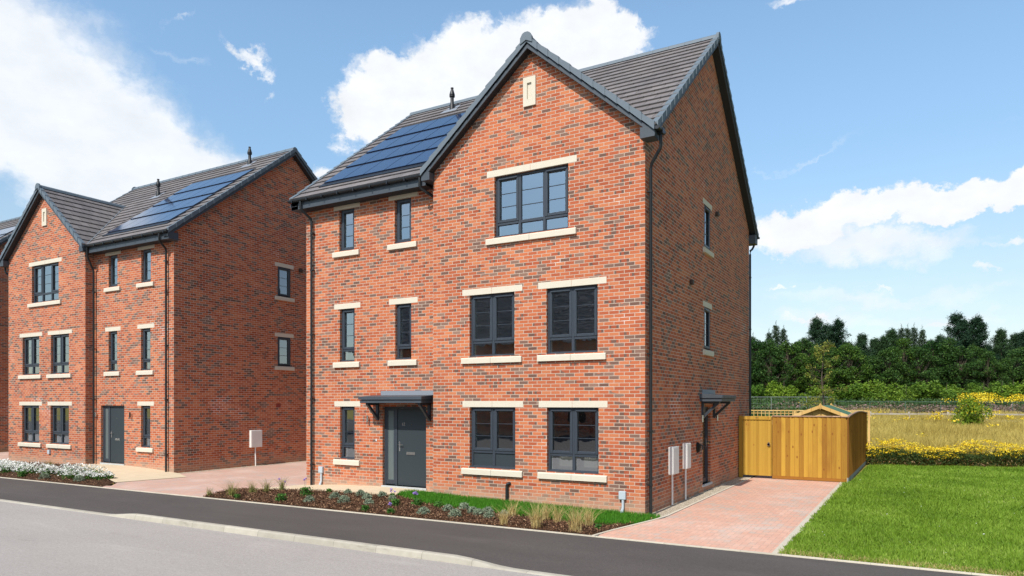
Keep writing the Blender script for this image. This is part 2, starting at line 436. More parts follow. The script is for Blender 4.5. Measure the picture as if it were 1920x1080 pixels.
M['whitefl'] = vary('white_petals', [(0, (.62, .62, .56)), (1, (.85, .85, .80))], .7, .2)
M['yellow'] = vary('yellow_petals', [(0, (.62, .38, .012)), (.6, (.85, .62, .02)), (1, (.90, .74, .08))], .7, .2)
M['hedge'] = vary('weedy_leaves', [(0, (.020, .045, .010)), (.5, (.055, .085, .018)), (.8, (.12, .13, .03)), (.92, (.30, .19, .09)), (1, (.45, .27, .15))], .8, .2)
M['meadow'] = vary('meadow_grass', [(0, (.28, .205, .040)), (.5, (.50, .385, .095)), (.8, (.66, .53, .17)), (1, (.34, .38, .06))], .8, .25, nz=(.11, .4))
m, t, b = mat('field_ground', rough=.95, spec=.1)
v = t.coord(); setc(t, b, t.mix(t.noise(v, .12, 6, .6), (.16, .15, .028), (.30, .22, .055))); M['field'] = m
M['bramble'] = vary('bramble_leaves', [(0, (.018, .045, .012)), (.6, (.050, .100, .025)), (1, (.13, .17, .05))], .7, .2, nz=(.15, .5))
M['willowherb'] = vary('willowherb', [(0, (.10, .10, .035)), (.5, (.20, .14, .09)), (1, (.40, .24, .27))], .8, .2)
M['pine'] = vary('pine_needles', [(0, (.010, .030, .016)), (.6, (.026, .064, .032)), (1, (.060, .115, .050))], .7, .15, .4)
M['spruce'] = vary('spruce_needles', [(0, (.020, .040, .020)), (.6, (.042, .072, .030)), (1, (.085, .115, .050))], .7, .15, .35)
M['broad'] = vary('broadleaf_leaves', [(0, (.014, .040, .008)), (.6, (.040, .095, .016)), (1, (.12, .20, .034))], .6, .2, .5)
M['bush'] = vary('bush_leaves', [(0, (.050, .105, .010)), (.6, (.13, .22, .020)), (1, (.24, .33, .045))], .6, .25, .4)
M['sapling'] = vary('sapling_leaves', [(0, (.10, .15, .02)), (.6, (.21, .24, .035)), (1, (.36, .30, .07))], .6, .3)
m, t, b = mat('bark', rough=.95, spec=.1)
v = t.coord(); setc(t, b, t.mix(t.noise(t.vmul(v, (4, 4, 1)), 5, 4), (.06, .047, .034), (.14, .11, .082))); M['bark'] = m


def wood(name, a, b2, dark, axis='x', bw=.125):
    m, t, b = mat(name, rough=.75, spec=.3)
    v = t.coord(); x, y, z = t.xyz(v); p = x if axis == 'x' else y
    q = t.m('DIVIDE', p, bw); k = t.m('FLOOR', q); fr = t.sub(q, k)
    r = t.white(t.comb(k, 3.0, 0.0))
    g = t.noise(t.comb(t.mul(p, 14.0), t.add(t.mul(z, .9), t.mul(k, 7.0)), k), 2.4, 4, .6)
    c = t.mix(t.smooth(t.add(t.mul(r, .75), t.mul(g, .45)), .1, 1.05), a, b2)
    kn = t.voro(t.comb(t.mul(p, 6.5), t.add(t.mul(z, 3.4), t.mul(k, 3.7)), k), 1.0)
    c = t.mix(t.smooth(kn, .08, .17, .95, 0.0), c, dark)
    c = t.mix(t.mul(t.m('LESS_THAN', fr, .08), .55), c, dark)
    st = t.noise(t.comb(t.mul(p, 2.0), t.mul(z, .5), 1.0), 1.6, 4)
    c = t.mix(t.smooth(st, .52, .75, 0, .45), c, dark)
    setc(t, b, c); setn(t, b, t.bump(g, .2, .004)); return m


M['fence_x'] = wood('fence_boards', (.25, .108, .010), (.50, .285, .036), (.21, .070, .008))
M['fence_y'] = wood('fence_boards_side', (.26, .105, .012), (.42, .19, .026), (.14, .045, .006), 'y')
M['gate'] = wood('gate_boards', (.33, .175, .018), (.46, .27, .036), (.30, .13, .018), 'x', .085)
M['pale_wood'] = wood('pale_timber', (.56, .34, .10), (.70, .47, .19), (.36, .18, .05), 'x', .3)
M['cap_wood'] = wood('capping_timber', (.34, .22, .14), (.45, .30, .20), (.22, .12, .08), 'x', .8)
M['rail_wood'] = wood('weathered_rail', (.30, .26, .20), (.42, .37, .29), (.25, .2, .15), 'x', .8)
m, t, b = mat('green_felt', rough=.95, spec=.1); setc(t, b, t.mix(t.noise(t.coord(), 60, 3), (.05, .11, .07), (.09, .17, .11))); M['felt'] = m
M['wire'], _, _ = mat('green_wire', (.08, .13, .10), .6)
M['galv'], _, _ = mat('galvanised_wire', (.20, .23, .21), .6, .1)
M['yellow_label'], _, _ = mat('yellow_label', (.75, .42, .10), .6)


# ------------------------------------------------------------------ object helpers
def tag(o, label=None, cat=None, group=None, kind=None):
    if label: o['label'] = label
    if cat: o['category'] = cat
    if group: o['group'] = group
    if kind: o['kind'] = kind
    return o


def empty(name, loc=(0, 0, 0), rz=0, label=None, cat=None, group=None):
    o = bpy.data.objects.new(name, None); col.objects.link(o); o.location = loc; o.rotation_euler = (0, 0, rz)
    o.empty_display_size = .3
    return tag(o, label, cat, group)


def addmesh(name, me, m, parent=None):
    o = bpy.data.objects.new(name, me); col.objects.link(o)
    if m is not None: me.materials.append(m)
    if parent is not None: o.parent = parent
    return o


SIGN = [1.0]            # -1 while building a mirrored house


class MB:
    def __init__(s): s.v = []; s.f = []; s.sm = False
    def add(s, pts, faces):
        k = len(s.v); s.v += [tuple(p) for p in pts]; s.f += [tuple(i + k for i in f) for f in faces]; return s
    def quad(s, *pts): return s.add(pts, [tuple(range(len(pts)))])
    def box(s, a, b, P=None):
        (x0, y0, z0), (x1, y1, z1) = a, b
        p = [(x0, y0, z0), (x1, y0, z0), (x1, y1, z0), (x0, y1, z0), (x0, y0, z1), (x1, y0, z1), (x1, y1, z1), (x0, y1, z1)]
        if P: p = [P(*q) for q in p]
        return s.add(p, [(0, 3, 2, 1), (4, 5, 6, 7), (0, 1, 5, 4), (1, 2, 6, 5), (2, 3, 7, 6), (3, 0, 4, 7)])
    def hexa(s, p): return s.add(p, [(0, 3, 2, 1), (4, 5, 6, 7), (0, 1, 5, 4), (1, 2, 6, 5), (2, 3, 7, 6), (3, 0, 4, 7)])
    def prism(s, poly, d):      # extrude polygon (3-D points) by vector d
        n = len(poly); q = [tuple(a + b for a, b in zip(p, d)) for p in poly]
        return s.add(list(poly) + q, [tuple(range(n))[::-1], tuple(range(n, 2 * n))] + [(i, (i + 1) % n, (i + 1) % n + n, i + n) for i in range(n)])
    def tube(s, path, r, seg=10, close=True):
        path = [np.array(p, float) for p in path]; rings = []
        rr = r if hasattr(r, '__len__') else [r] * len(path)
        for i, p in enumerate(path):
            a = path[max(i - 1, 0)]; b = path[min(i + 1, len(path) - 1)]; d = b - a; d /= np.linalg.norm(d) + 1e-9
            u = np.cross(d, (0, 0, 1.0)) if abs(d[2]) < .95 else np.cross(d, (0, 1.0, 0)); u /= np.linalg.norm(u); w_ = np.cross(d, u)
            rings.append([tuple(p + rr[i] * (math.cos(2 * math.pi * k / seg) * u + math.sin(2 * math.pi * k / seg) * w_)) for k in range(seg)])
        k0 = len(s.v)
        for rg in rings: s.v += rg
        for i in range(len(rings) - 1):
            for k in range(seg):
                a = k0 + i * seg + k; b = k0 + i * seg + (k + 1) % seg
                s.f.append((a, b, b + seg, a + seg))
        if close:
            s.f.append(tuple(range(k0, k0 + seg))[::-1]); s.f.append(tuple(range(k0 + (len(rings) - 1) * seg, k0 + len(rings) * seg)))
        return s
    def lathe(s, prof, c=(0, 0, 0), seg=16):
        k0 = len(s.v)
        for r, z in prof:
            s.v += [(c[0] + r * math.cos(2 * math.pi * k / seg), c[1] + r * math.sin(2 * math.pi * k / seg), c[2] + z) for k in range(seg)]
        for i in range(len(prof) - 1):
            for k in range(seg):
                a = k0 + i * seg + k; b = k0 + i * seg + (k + 1) % seg; s.f.append((a, b, b + seg, a + seg))
        s.f.append(tuple(range(k0, k0 + seg))[::-1]); s.f.append(tuple(range(k0 + (len(prof) - 1) * seg, k0 + len(prof) * seg)))
        return s
    def build(s, name, m, parent=None, bevel=0.0, smooth=False):
        me = bpy.data.meshes.new(name)
        v = s.v; f = s.f
        if SIGN[0] < 0: v = [(-a, b, c) for a, b, c in v]; f = [q[::-1] for q in f]
        me.from_pydata(v, [], f); me.update()
        if smooth:
            me.polygons.foreach_set('use_smooth', [True] * len(me.polygons)); 
            try: me.set_sharp_from_angle(angle=R(40))
            except Exception: pass
        o = addmesh(name, me, m, parent)
        if bevel:
            bv = o.modifiers.new('bevel', 'BEVEL'); bv.width = bevel; bv.segments = 1; bv.limit_method = 'ANGLE'; bv.angle_limit = R(50)
        return o


def fastmesh(name, V, F, rnd, m, parent=None, loc=None):
    """V (n,3), F (k,3|4) numpy; rnd per face"""
    me = bpy.data.meshes.new(name); k, c = F.shape
    me.vertices.add(len(V)); me.vertices.foreach_set('co', V.astype(np.float32).ravel())
    me.loops.add(k * c); me.loops.foreach_set('vertex_index', F.astype(np.int32).ravel())
    me.polygons.add(k); me.polygons.foreach_set('loop_start', np.arange(0, k * c, c, dtype=np.int32))
    me.polygons.foreach_set('loop_total', np.full(k, c, dtype=np.int32))
    me.update(calc_edges=True)
    at = me.attributes.new('rnd', 'FLOAT', 'FACE'); at.data.foreach_set('value', rnd.astype(np.float32))
    o = addmesh(name, me, m, parent)
    if loc: o.location = loc
    return o


def blades(pos, h, wd, lean=.3, seg=1, curl=0.0):
    """grass blades as thin tapering strips. returns V,F,owner"""
    n = len(pos); a = rng.uniform(0, 2 * np.pi, n); la = rng.uniform(0, 2 * np.pi, n)
    ll = np.abs(rng.normal(0, lean, n)); hh = h * rng.uniform(.55, 1.15, n)
    wv = np.stack([np.cos(a), np.sin(a), np.zeros(n)], 1) * (np.broadcast_to(np.asarray(wd, float), (n,))[:, None] * .5)
    ld = np.stack([np.cos(la), np.sin(la), np.zeros(n)], 1)
    if seg == 1:
        tip = pos + ld * (hh * ll)[:, None] + np.array([0, 0, 1.]) * hh[:, None]
        V = np.stack([pos - wv, pos + wv, tip], 1).reshape(-1, 3); F = np.arange(n * 3).reshape(n, 3); return V, F, np.arange(n)
    rows = []
    for i in range(seg + 1):
        s_ = i / seg; p = pos + ld * (hh * ll * s_ ** 1.8 * (1 + curl))[:, None] + np.array([0, 0, 1.]) * (hh * (s_ - curl * .35 * s_ ** 3))[:, None]
        k = 1 - .85 * s_; rows += [p - wv * k, p + wv * k]
    V = np.stack(rows, 1).reshape(-1, 3); c = 2 * (seg + 1)
    base = (np.arange(n) * c)[:, None]; F = np.concatenate([base + np.array([[2 * i, 2 * i + 1, 2 * i + 3, 2 * i + 2]]) for i in range(seg)], 0)
    return V, F, np.tile(np.arange(n), seg)


def leaves(pos, size, up=.3, asp=.6):
    n = len(pos); nrm = rng.normal(0, 1, (n, 3)); nrm[:, 2] += up; nrm /= np.linalg.norm(nrm, axis=1)[:, None]
    a = np.cross(nrm, rng.normal(0, 1, (n, 3))); a /= np.linalg.norm(a, axis=1)[:, None]; b = np.cross(nrm, a)
    sz = (size * rng.uniform(.6, 1.3, n))[:, None]; a = a * sz; b = b * sz * asp
    V = np.stack([pos - a, pos - b * .8 + a * .1, pos + a, pos + b * .8 + a * .1], 1).reshape(-1, 3); return V, np.arange(n * 4).reshape(n, 4)


# ------------------------------------------------------------------ terrain
FWD = (-math.sin(R(YAW)), math.cos(R(YAW)))


def sstep(a, b, x):
    q = np.clip((x - a) / (b - a), 0, 1); return q * q * (3 - 2 * q)


def field_z(x, y):
    D = (x - CAM[0]) * FWD[0] + (y - CAM[1]) * FWD[1]
    return np.where(y > 5, .55 * sstep(30, 48, D) + .75 * sstep(44, 62, D) + 1.5 * sstep(58, 92, D) + 1.2 * sstep(95, 160, D), 0.0)


wx = np.array([-10.2, -9.8, -8.5, -7.4, -6.4, -5.3, -4.0, -2.4, -1.0, 0, .4]); wz = np.array([0, .02, .10, .125, .135, .10, .062, .038, .012, 0, 0])


def bed_z(x, y):
    k = np.clip((y + 2.6) / 2.4, 0, 1); return np.interp(x, wx, wz) * k * k * (3 - 2 * k)


def bedN_z(x, y):
    k = np.clip((y - .3 + 2.9) / 2.4, 0, 1); return np.interp(-25.9 - x, wx, wz) * k * k * (3 - 2 * k)


def sheet(name, xs, ys, zf, m, kind='structure', inside=None, parent=None):
    X, Y = np.meshgrid(xs, ys); Z = zf(X, Y) * np.ones_like(X); V = np.stack([X, Y, Z], -1).reshape(-1, 3)
    nx, ny = len(xs), len(ys); i, j = np.meshgrid(np.arange(nx - 1), np.arange(ny - 1)); a = (j * nx + i).ravel()
    F = np.stack([a, a + 1, a + nx + 1, a + nx], 1)
    if inside is not None:
        c = V[F].mean(1); F = F[inside(c[:, 0], c[:, 1])]
    o = fastmesh(name, V, F, np.zeros(len(F)), m, parent)
    if kind: o['kind'] = kind
    return o


def inpoly(poly):
    P = np.array(poly)
    def f(x, y):
        r = np.zeros(np.shape(x), bool); n = len(P)
        for i in range(n):
            x1, y1 = P[i]; x2, y2 = P[(i + 1) % n]
            cnd = ((y1 > y) != (y2 > y)) & (x < (x2 - x1) * (y - y1) / (y2 - y1 + 1e-12) + x1)
            r ^= cnd
        return r
    return f


def polyfill(name, poly, zf, m, step=.1, kind='structure', dz=0.0):
    """polygon filled as an exact triangulated sheet that follows zf"""
    import bmesh
    bm = bmesh.new()
    pts = []
    n = len(poly)
    for i in range(n):
        a = np.array(poly[i]); b_ = np.array(poly[(i + 1) % n]); L = max(1, int(np.linalg.norm(b_ - a) / .5))
        for k in range(L): pts.append(a + (b_ - a) * k / L)
    vs = [bm.verts.new((p[0], p[1], 0)) for p in pts]; bm.faces.new(vs)
    x0, y0 = np.min(pts, 0); x1, y1 = np.max(pts, 0)
    for ax, lo, hi in ((0, x0, x1), (1, y0, y1)):
        c = lo + step
        while c < hi - 1e-3:
            co = (c, 0, 0) if ax == 0 else (0, c, 0); no = (1, 0, 0) if ax == 0 else (0, 1, 0)
            bmesh.ops.bisect_plane(bm, geom=bm.verts[:] + bm.edges[:] + bm.faces[:], plane_co=co, plane_no=no); c += step
    for v_ in bm.verts: v_.co.z = float(zf(np.array(v_.co.x), np.array(v_.co.y))) + dz
    bmesh.ops.triangulate(bm, faces=[f for f in bm.faces if len(f.verts) > 4])
    for f in bm.faces:
        if f.normal.z < 0: f.normal_flip()
    me = bpy.data.meshes.new(name); bm.to_mesh(me); bm.free(); o = addmesh(name, me, m)
    if kind: o['kind'] = kind
    return o


flat = lambda z: (lambda x, y: z + 0 * x)
# big ground: fine near, coarse far; lies below everything
xs = np.concatenate([np.linspace(-700, -80, 12), np.linspace(-70, 80, 61), np.linspace(95, 700, 12)])
ys = np.concatenate([np.linspace(-300, -12, 12), [-4.7, 3.0], np.linspace(5, 130, 60), np.linspace(145, 900, 14)])
sheet('ground', xs, ys, lambda x, y: np.where(y < -3, -.16, field_z(x, y) - .03), M['field'])


def edge_y(x): return -2.56 + .012 * x - .0004 * x * x * 0
def kerb_top(x):
    x = np.asarray(x, float)
    up = sstep(-10.3, -9.1, x) * (1 - sstep(-1.3, -.2, x)); return -.085 + .085 * up


KY = -4.90
xs = np.concatenate([np.linspace(-90, -28, 12), np.arange(-26, 12, .25), np.linspace(13, 70, 10)])
sheet('pavement', xs, np.linspace(0, 1, 6), lambda x, y: 0 * x, M['pave'])
pv = bpy.data.objects['pavement']; co = np.zeros(len(pv.data.vertices) * 3); pv.data.vertices.foreach_get('co', co); co = co.reshape(-1, 3)
ty = co[:, 1].copy(); co[:, 1] = KY + (edge_y(co[:, 0]) - KY) * ty; kt = kerb_top(co[:, 0]); co[:, 2] = kt + (0 - kt) * np.clip(ty * 1.25, 0, 1)
pv.data.vertices.foreach_set('co', co.ravel())
kb = MB(); xk = list(np.concatenate([np.linspace(-90, -28, 12), np.arange(-26, 12, .25), np.linspace(13, 70, 10)]))
prev = None
for x in xk:
    zt = float(kerb_top(x)); sec = [(x, KY, zt - .1), (x, KY, zt + .003), (x, KY - .085, zt + .003), (x, KY - .108, zt - .018 * min(1, (zt + .1) * 12)), (x, KY - .125, -.101), (x, KY - .125, -.2)]
    k = len(kb.v); kb.v += sec
    if prev is not None: kb.f += [(prev + i, k + i, k + i + 1, prev + i + 1) for i in range(5)]
    prev = k
o = kb.build('kerb', M['kerb']); o['kind'] = 'structure'
sheet('road', np.linspace(-90, 70, 30), [-13.4, -9, KY - .12], flat(-.1), M['road'])
sheet('pavement', np.linspace(-90, 70, 30), [-60, -13.5], flat(-.01), M['pave'])
o = MB().box((-90, -13.52, -.2), (70, -13.4, .0)).build('kerb', M['kerb']); o['kind'] = 'structure'
# thin concrete edging behind the footway and round the beds
eb = MB()
for x0, x1 in zip(xs[:-1], xs[1:]):
    y0, y1 = edge_y(x0), edge_y(x1); eb.hexa([(x0, y0, -.1), (x1, y1, -.1), (x1, y1 + .055, -.1), (x0, y0 + .055, -.1), (x0, y0, .016), (x1, y1, .016), (x1, y1 + .055, .016), (x0, y0 + .055, .016)])
o = eb.build('pavement_edging', M['edging']); o['kind'] = 'structure'


def edging(pts, w_=.055, z=.014, zf=None, name='edging'):
    mb = MB()
    for a, b_ in zip(pts[:-1], pts[1:]):
        a = np.array(a, float); b_ = np.array(b_, float); d = b_ - a; n_ = np.array([-d[1], d[0]]) / np.linalg.norm(d) * w_ / 2
        za, zb = (z, z) if zf is None else (float(zf(a[0], a[1])) + z, float(zf(b_[0], b_[1])) + z)
        q = [a - n_, b_ - n_, b_ + n_, a + n_]; zz = [za, zb, zb, za]
        mb.hexa([(p[0], p[1], -.1) for p in q] + [(p[0], p[1], h) for p, h in zip(q, zz)])
    o = mb.build(name, M['edging']); o['kind'] = 'structure'; return o


# driveway on the right
E0 = .06
polyfill('driveway', [(.02, edge_y(0) + E0), (2.86, edge_y(2.86) + E0), (2.84, 9.6), (.42, 9.6), (.42, -.05), (.30, -.55), (.12, -1.3), (-.04, -2.1)], flat(.006), M['block'], 1.0)
hb_ = MB(); yy_ = np.arange(edge_y(2.9) + .06, 8.6, .16); rw1 = np.random.default_rng(3).uniform(.015, .11, len(yy_))
for i in range(len(yy_) - 1):
    a, b_ = yy_[i], yy_[i + 1]; r0, r1 = rw1[i], rw1[i + 1]
    hb_.hexa([(2.855, a, -.05), (2.90 + r0, a, -.05), (2.90 + r1, b_, -.05), (2.855, b_, -.05), (2.855, a, .018), (2.90 + r0, a, .010), (2.90 + r1, b_, .010), (2.855, b_, .018)])
o = hb_.build('concrete_haunching', M['edging']); o['kind'] = 'structure'
edging([(.39, 8.5), (.39, .2), (.33, -.35), (.17, -1.15), (.02, -1.9), (-.06, -2.5)], .05, .02)
polyfill('gravel_strip', [(0, -.1), (.365, -.1), (.365, 9.4), (0, 9.4)], flat(.004), M['gravel'], 1.0)
# driveway between the houses
polyfill('driveway', [(-15.5, edge_y(-15.5) + E0), (-10.25, edge_y(-10.3) + E0), (-10.55, -2.05), (-10.85, -1.4), (-10.75, -1.08), (-10.1, .05), (-9.95, .2), (-9.95, 14), (-15.9, 14), (-15.85, .45), (-14.75, .1), (-15.12, -1.8), (-14.5, -2.35)], flat(.006), M['block2'], 1.0)
polyfill('gravel_strip', [(-16.1, .45), (-15.87, .45), (-15.87, 10.6), (-16.1, 10.6)], flat(.008), M['gravel'], 2.0)
# driveway beyond the neighbour
polyfill('driveway', [(-32.0, edge_y(-32) + E0), (-26.4, edge_y(-26) + E0), (-26.1, 14), (-32.1, 14)], flat(.006), M['block2'], 2.0)

# front bed, slab path and strip of turf in front of the house
BED = [(-10.25, edge_y(-10.2) + .05), (-.10, edge_y(0) + .05), (.10, -1.3), (.28, -.5), (.34, -.14), (.16, -1.06), (-.14, -1.37), (-.6, -1.57), (-1.2, -1.47), (-1.8, -1.42), (-2.3, -1.43), (-3.15, -1.27), (-3.8, -1.27), (-4.6, -1.2), (-5.1, -.99), (-5.8, -.73), (-6.4, -.86), (-7.4, -.85), (-8.8, -.92), (-9.6, -.89), (-10.75, -1.1), (-10.83, -1.4), (-10.55, -2.05)]
polyfill('planting_bed', BED, bed_z, M['soil'], .3, dz=.012)
TURF = [(.33, -.13), (.16, -1.06), (-.14, -1.37), (-.6, -1.57), (-1.2, -1.47), (-1.8, -1.42), (-2.3, -1.43), (-3.15, -1.27), (-3.8, -1.27), (-4.6, -1.2), (-5.1, -.99), (-5.8, -.73), (-5.98, -.35), (-5.9, .0), (-5.6, .05), (-5.3, .04), (0.0, .04), (.33, -.02)]
polyfill('turf_strip', TURF, bed_z, M['turf'], .3, dz=.018)
polyfill('path', [(-10.6, -1.06), (-9.6, -.93), (-8.8, -.96), (-7.4, -.89), (-6.4, -.90), (-5.85, -.77), (-6.0, -.35), (-5.6, .10), (-5.4, .34), (-9.93, .34), (-10.1, .1)], bed_z, M['slab'], .3, dz=.02)
# neighbour's bed and path
BEDN = [(-32.1, edge_y(-32) + .05), (-14.4, edge_y(-15.4) + .05), (-15.05, -1.93), (-16.25, -1.46), (-18.4, -1.07), (-19.6, -1.0), (-20.6, .36), (-26.2, .36), (-26.3, -.4), (-32.1, -.4)]
polyfill('planting_bed', BEDN, bedN_z, M['soil'], .5, dz=.010)
polyfill('path', [(-14.7, .12), (-15.15, -1.85), (-16.25, -1.42), (-18.4, -1.03), (-19.6, -.96), (-20.65, .36), (-20.6, .66), (-15.85, .66)], bedN_z, M['slab'], .5, dz=.016)
# lawn on the right
LAWN = [(2.92, edge_y(3) + .05), (34, edge_y(30) + .05), (34, 27.2), (14, 18.9), (8.0, 16.9), (3.2, 15.3), (3.1, 8.65), (2.9, 8.62)]
polyfill('lawn', LAWN, flat(.0), M['lawn'], 3.0)
edging([(2.93, edge_y(3) + .028), (34, edge_y(34) + .028)], .05, .020)
polyfill('garden_ground', [(-5, 10.5), (3.0, 8.7), (3.0, 16.2), (-9, 16.2)], flat(.0), M['lawn'], 3.0)
polyfill('garden_ground', [(-9.7, 10.2), (-.1, 10.2), (2.9, 8.8), (-5, 10.45)], flat(-.003), M['lawn'], 3.0)


# ------------------------------------------------------------------ house builder
def Pfront(y0): return lambda u, n, z: (u, y0 - n, z)
def Pside(x0, s=1): return lambda u, n, z: (x0 + s * n, u, z)


def wall_grid(mb, P, u0, u1, z0, z1, holes, n=0.0, depth=.14):
    us = sorted({u0, u1, *[h[0] for h in holes], *[h[1] for h in holes]}); zs = sorted({z0, z1, *[h[2] for h in holes], *[h[3] for h in holes]})
    for a, b_ in zip(us[:-1], us[1:]):
        for c, d_ in zip(zs[:-1], zs[1:]):
            m_ = ((a + b_) / 2, (c + d_) / 2)
            if any(h[0] < m_[0] < h[1] and h[2] < m_[1] < h[3] for h in holes): continue
            mb.quad(P(a, n, c), P(b_, n, c), P(b_, n, d_), P(a, n, d_))
    for a, b_, c, d_ in [h[:4] for h in holes]:
        q = n - depth
        mb.quad(P(a, n, c), P(a, q, c), P(a, q, d_), P(a, n, d_)); mb.quad(P(b_, n, c), P(b_, n, d_), P(b_, q, d_), P(b_, q, c))
        mb.quad(P(a, n, d_), P(a, q, d_), P(b_, q, d_), P(b_, n, d_)); mb.quad(P(a, n, c), P(b_, n, c), P(b_, q, c), P(a, q, c))


FD, FB = -.075, -.14     # window frame front and back (n)


def window(house, P, u0, u1, z0, z1, cols, trans=.33, sash=None, panel=False, blank=False, sillw=.2, name='window', lintel_mat='stone'):
    fr = MB(); T = .052; g = .003
    def bar(a, b_, c, d_, n0=FB, n1=FD): fr.box((a, n0, c), (b_, n1, d_), P)
    bar(u0 - g, u0 + T, z0 - g, z1 + g); bar(u1 - T, u1 + g, z0 - g, z1 + g)
    bar(u0 + T, u1 - T, z1 - T, z1 + g); bar(u0 + T, u1 - T, z0 - g, z0 + .045)
    fr.box((u0 + .004, FD, z0 - .012), (u1 - .004, FD + .055, z0 + .028), P)       # plastic cill nosing
    W = u1 - u0; n = cols; ms = [u0 + W * i / n for i in range(n + 1)]
    for i in range(1, n): bar(ms[i] - .034, ms[i] + .034, z0 + .045, z1 - T)
    zt = z0 + trans if trans else None
    panes = []; bars = []; sashes = []; drips = []; pans = []
    for i in range(n):
        a = u0 + T if i == 0 else ms[i] + .034; b_ = u1 - T if i == n - 1 else ms[i + 1] - .034
        zb = z0 + .045
        if zt:
            bar(a, b_, zt - .034, zt + .034)
            if panel: pans.append((a, b_, zb, zt - .034))
            else: panes.append((a, b_, zb, zt - .034))
            zb = zt + .034
        op = (sash is None or sash[i])
        if op:
            s_ = .052; e = .012
            A, B, C_, D_ = a - e, b_ + e, zb - e, z1 - T + e
            q = [(A, A + s_ + e, C_, D_), (B - s_ - e, B, C_, D_), (A + s_ + e, B - s_ - e, C_, C_ + s_ + e), (A + s_ + e, B - s_ - e, D_ - s_ - e, D_)]
            for k in q: sashes.append(k)
            drips.append((A + .04, B - .03, D_ - .045, D_ - .018))
            pa = (A + s_ + e, B - s_ - e, C_ + s_ + e, D_ - s_ - e)
        else: pa = (a, b_, zb, z1 - T)
        panes.append(pa)
        hh = pa[3] - pa[2]
        if hh > .6:
            for k in (1, 2): bars.append((pa[0], pa[1], pa[2] + hh * k / 3 - .006, pa[2] + hh * k / 3 + .006))
    o = fr.build(name, M['frame'], house, bevel=.006)
    if sashes:
        for k in range(0, len(sashes), 4):
            s_ = MB()
            for a, b_, c, d_ in sashes[k:k + 4]: s_.box((a, FD - .03, c), (b_, FD + .014, d_), P)
            s_.build('sash', M['frame'], o, bevel=.008)
        for a, b_, c, d_ in drips: MB().box((a, FD + .016, c), (b_, FD + .036, d_), P).build('trickle_vent', M['frame'], o)
    pm = MB()
    for a, b_, c, d_ in panes: pm.quad(P(a - .003, -.112, c - .003), P(b_ + .003, -.112, c - .003), P(b_ + .003, -.112, d_ + .003), P(a - .003, -.112, d_ + .003))
    pm.build('pane', M['glass'], o)
    if bars:
        for a, b_, c, d_ in bars: MB().box((a, -.109, c), (b_, -.099, d_), P).build('glazing_bar', M['frame'], o)
    if pans:
        for a, b_, c, d_ in pans: MB().box((a, -.12, c), (b_, -.10, d_), P).build('panel', M['door'], o)
    # stone lintel in two blocks and a projecting sill
    L0, L1 = u0 - sillw, u1 + sillw
    mid = (L0 + L1) / 2; cuts = [(L0, L1)] if W < .8 else [(L0, mid - .003), (mid + .003, L1)]
    for a, b_ in cuts:
        MB().box((a, -.05, z1 - .002), (b_, .004, z1 + .138), P).build('lintel', M['stone'], o)
        zs_ = z0 - .012
        pts = [(-.14, zs_ - .145), (.062, zs_ - .145), (.062, zs_ - .030), (.045, zs_ - .012), (-.14, zs_)]
        MB().prism([P(a, n_, z_) for n_, z_ in pts], tuple(np.array(P(b_, 0, 0)) - np.array(P(a, 0, 0)))).build('sill', M['stone'], o)
    return o


def slope_tiles(mb, A, B, n, along):
    """A,B: eave/ridge (h, z) pairs ; along(a,h,z)->point ; a range list (a0,a1) or function of course"""
    h0, z0 = A; h1, z1 = B
    L = math.hypot(h1 - h0, z1 - z0); nh, nz = -(z1 - z0) / L, (h1 - h0) / L
    if nz < 0: nh, nz = -nh, -nz
    for i in range(n):
        s0, s1 = i / n, (i + 1) / n
        p = lambda s, o_: (h0 + (h1 - h0) * s + nh * o_, z0 + (z1 - z0) * s + nz * o_)
        a0, a1 = along[0]; f = along[1]
        if callable(a1): a1 = a1(z0 + (z1 - z0) * s0)
        lo, hi, lu = p(s0, .040), p(s1 + .02 / n, .004), p(s0, .002)
        mb.quad(f(a0, *lo), f(a1, *lo), f(a1, *hi), f(a0, *hi)); mb.quad(f(a0, *lu), f(a1, *lu), f(a1, *lo), f(a0, *lo))
        mb.quad(f(a0, *lu), f(a0, *lo), f(a0, *hi)); mb.quad(f(a1, *lu), f(a1, *lo), f(a1, *hi))


def verge(mb, A, B, n, f, a_in, a_out):
    h0, z0 = A; h1, z1 = B
    for i in range(n):
        s0, s1 = i / n, (i + 1) / n
        ha, za, hb, zb = h0 + (h1 - h0) * s0, z0 + (z1 - z0) * s0, h0 + (h1 - h0) * s1, z0 + (z1 - z0) * s1
        kx = .012
        lo = [f(a_in, ha, za - .02), f(a_out + (kx if a_out > a_in else -kx), ha, za - .100), f(a_out + (kx if a_out > a_in else -kx), ha, za + .070), f(a_in, ha, za + .066)]
        hi = [f(a_in, hb, zb - .02), f(a_out, hb, zb - .100 + .016), f(a_out, hb, zb + .045), f(a_in, hb, zb + .041)]
        mb.hexa([lo[0], lo[1], hi[1], hi[0], lo[3], lo[2], hi[2], hi[3]])


def ridge(mb, f, a0, a1, z, step=.45, r=.125):
    n = max(1, round(abs(a1 - a0) / step)); sec = [(-1.0, -.75), (-.80, -.12), (-.42, .22), (0, .34), (.42, .22), (.80, -.12), (1.0, -.75)]
    for i in range(n):
        q0 = a0 + (a1 - a0) * i / n; q1 = a0 + (a1 - a0) * (i + 1) / n - math.copysign(.006, a1 - a0)
        k = len(mb.v)
        for q, sc_ in ((q0, 1.06), (q1, 1.0)): mb.v += [f(q, r * sx * sc_, z + r * sz * sc_) for sx, sz in sec]
        mb.f += [(k + j, k + j + 1, k + j + 8, k + j + 7) for j in range(6)] + [tuple(range(k, k + 7)), tuple(range(k + 7, k + 14))]


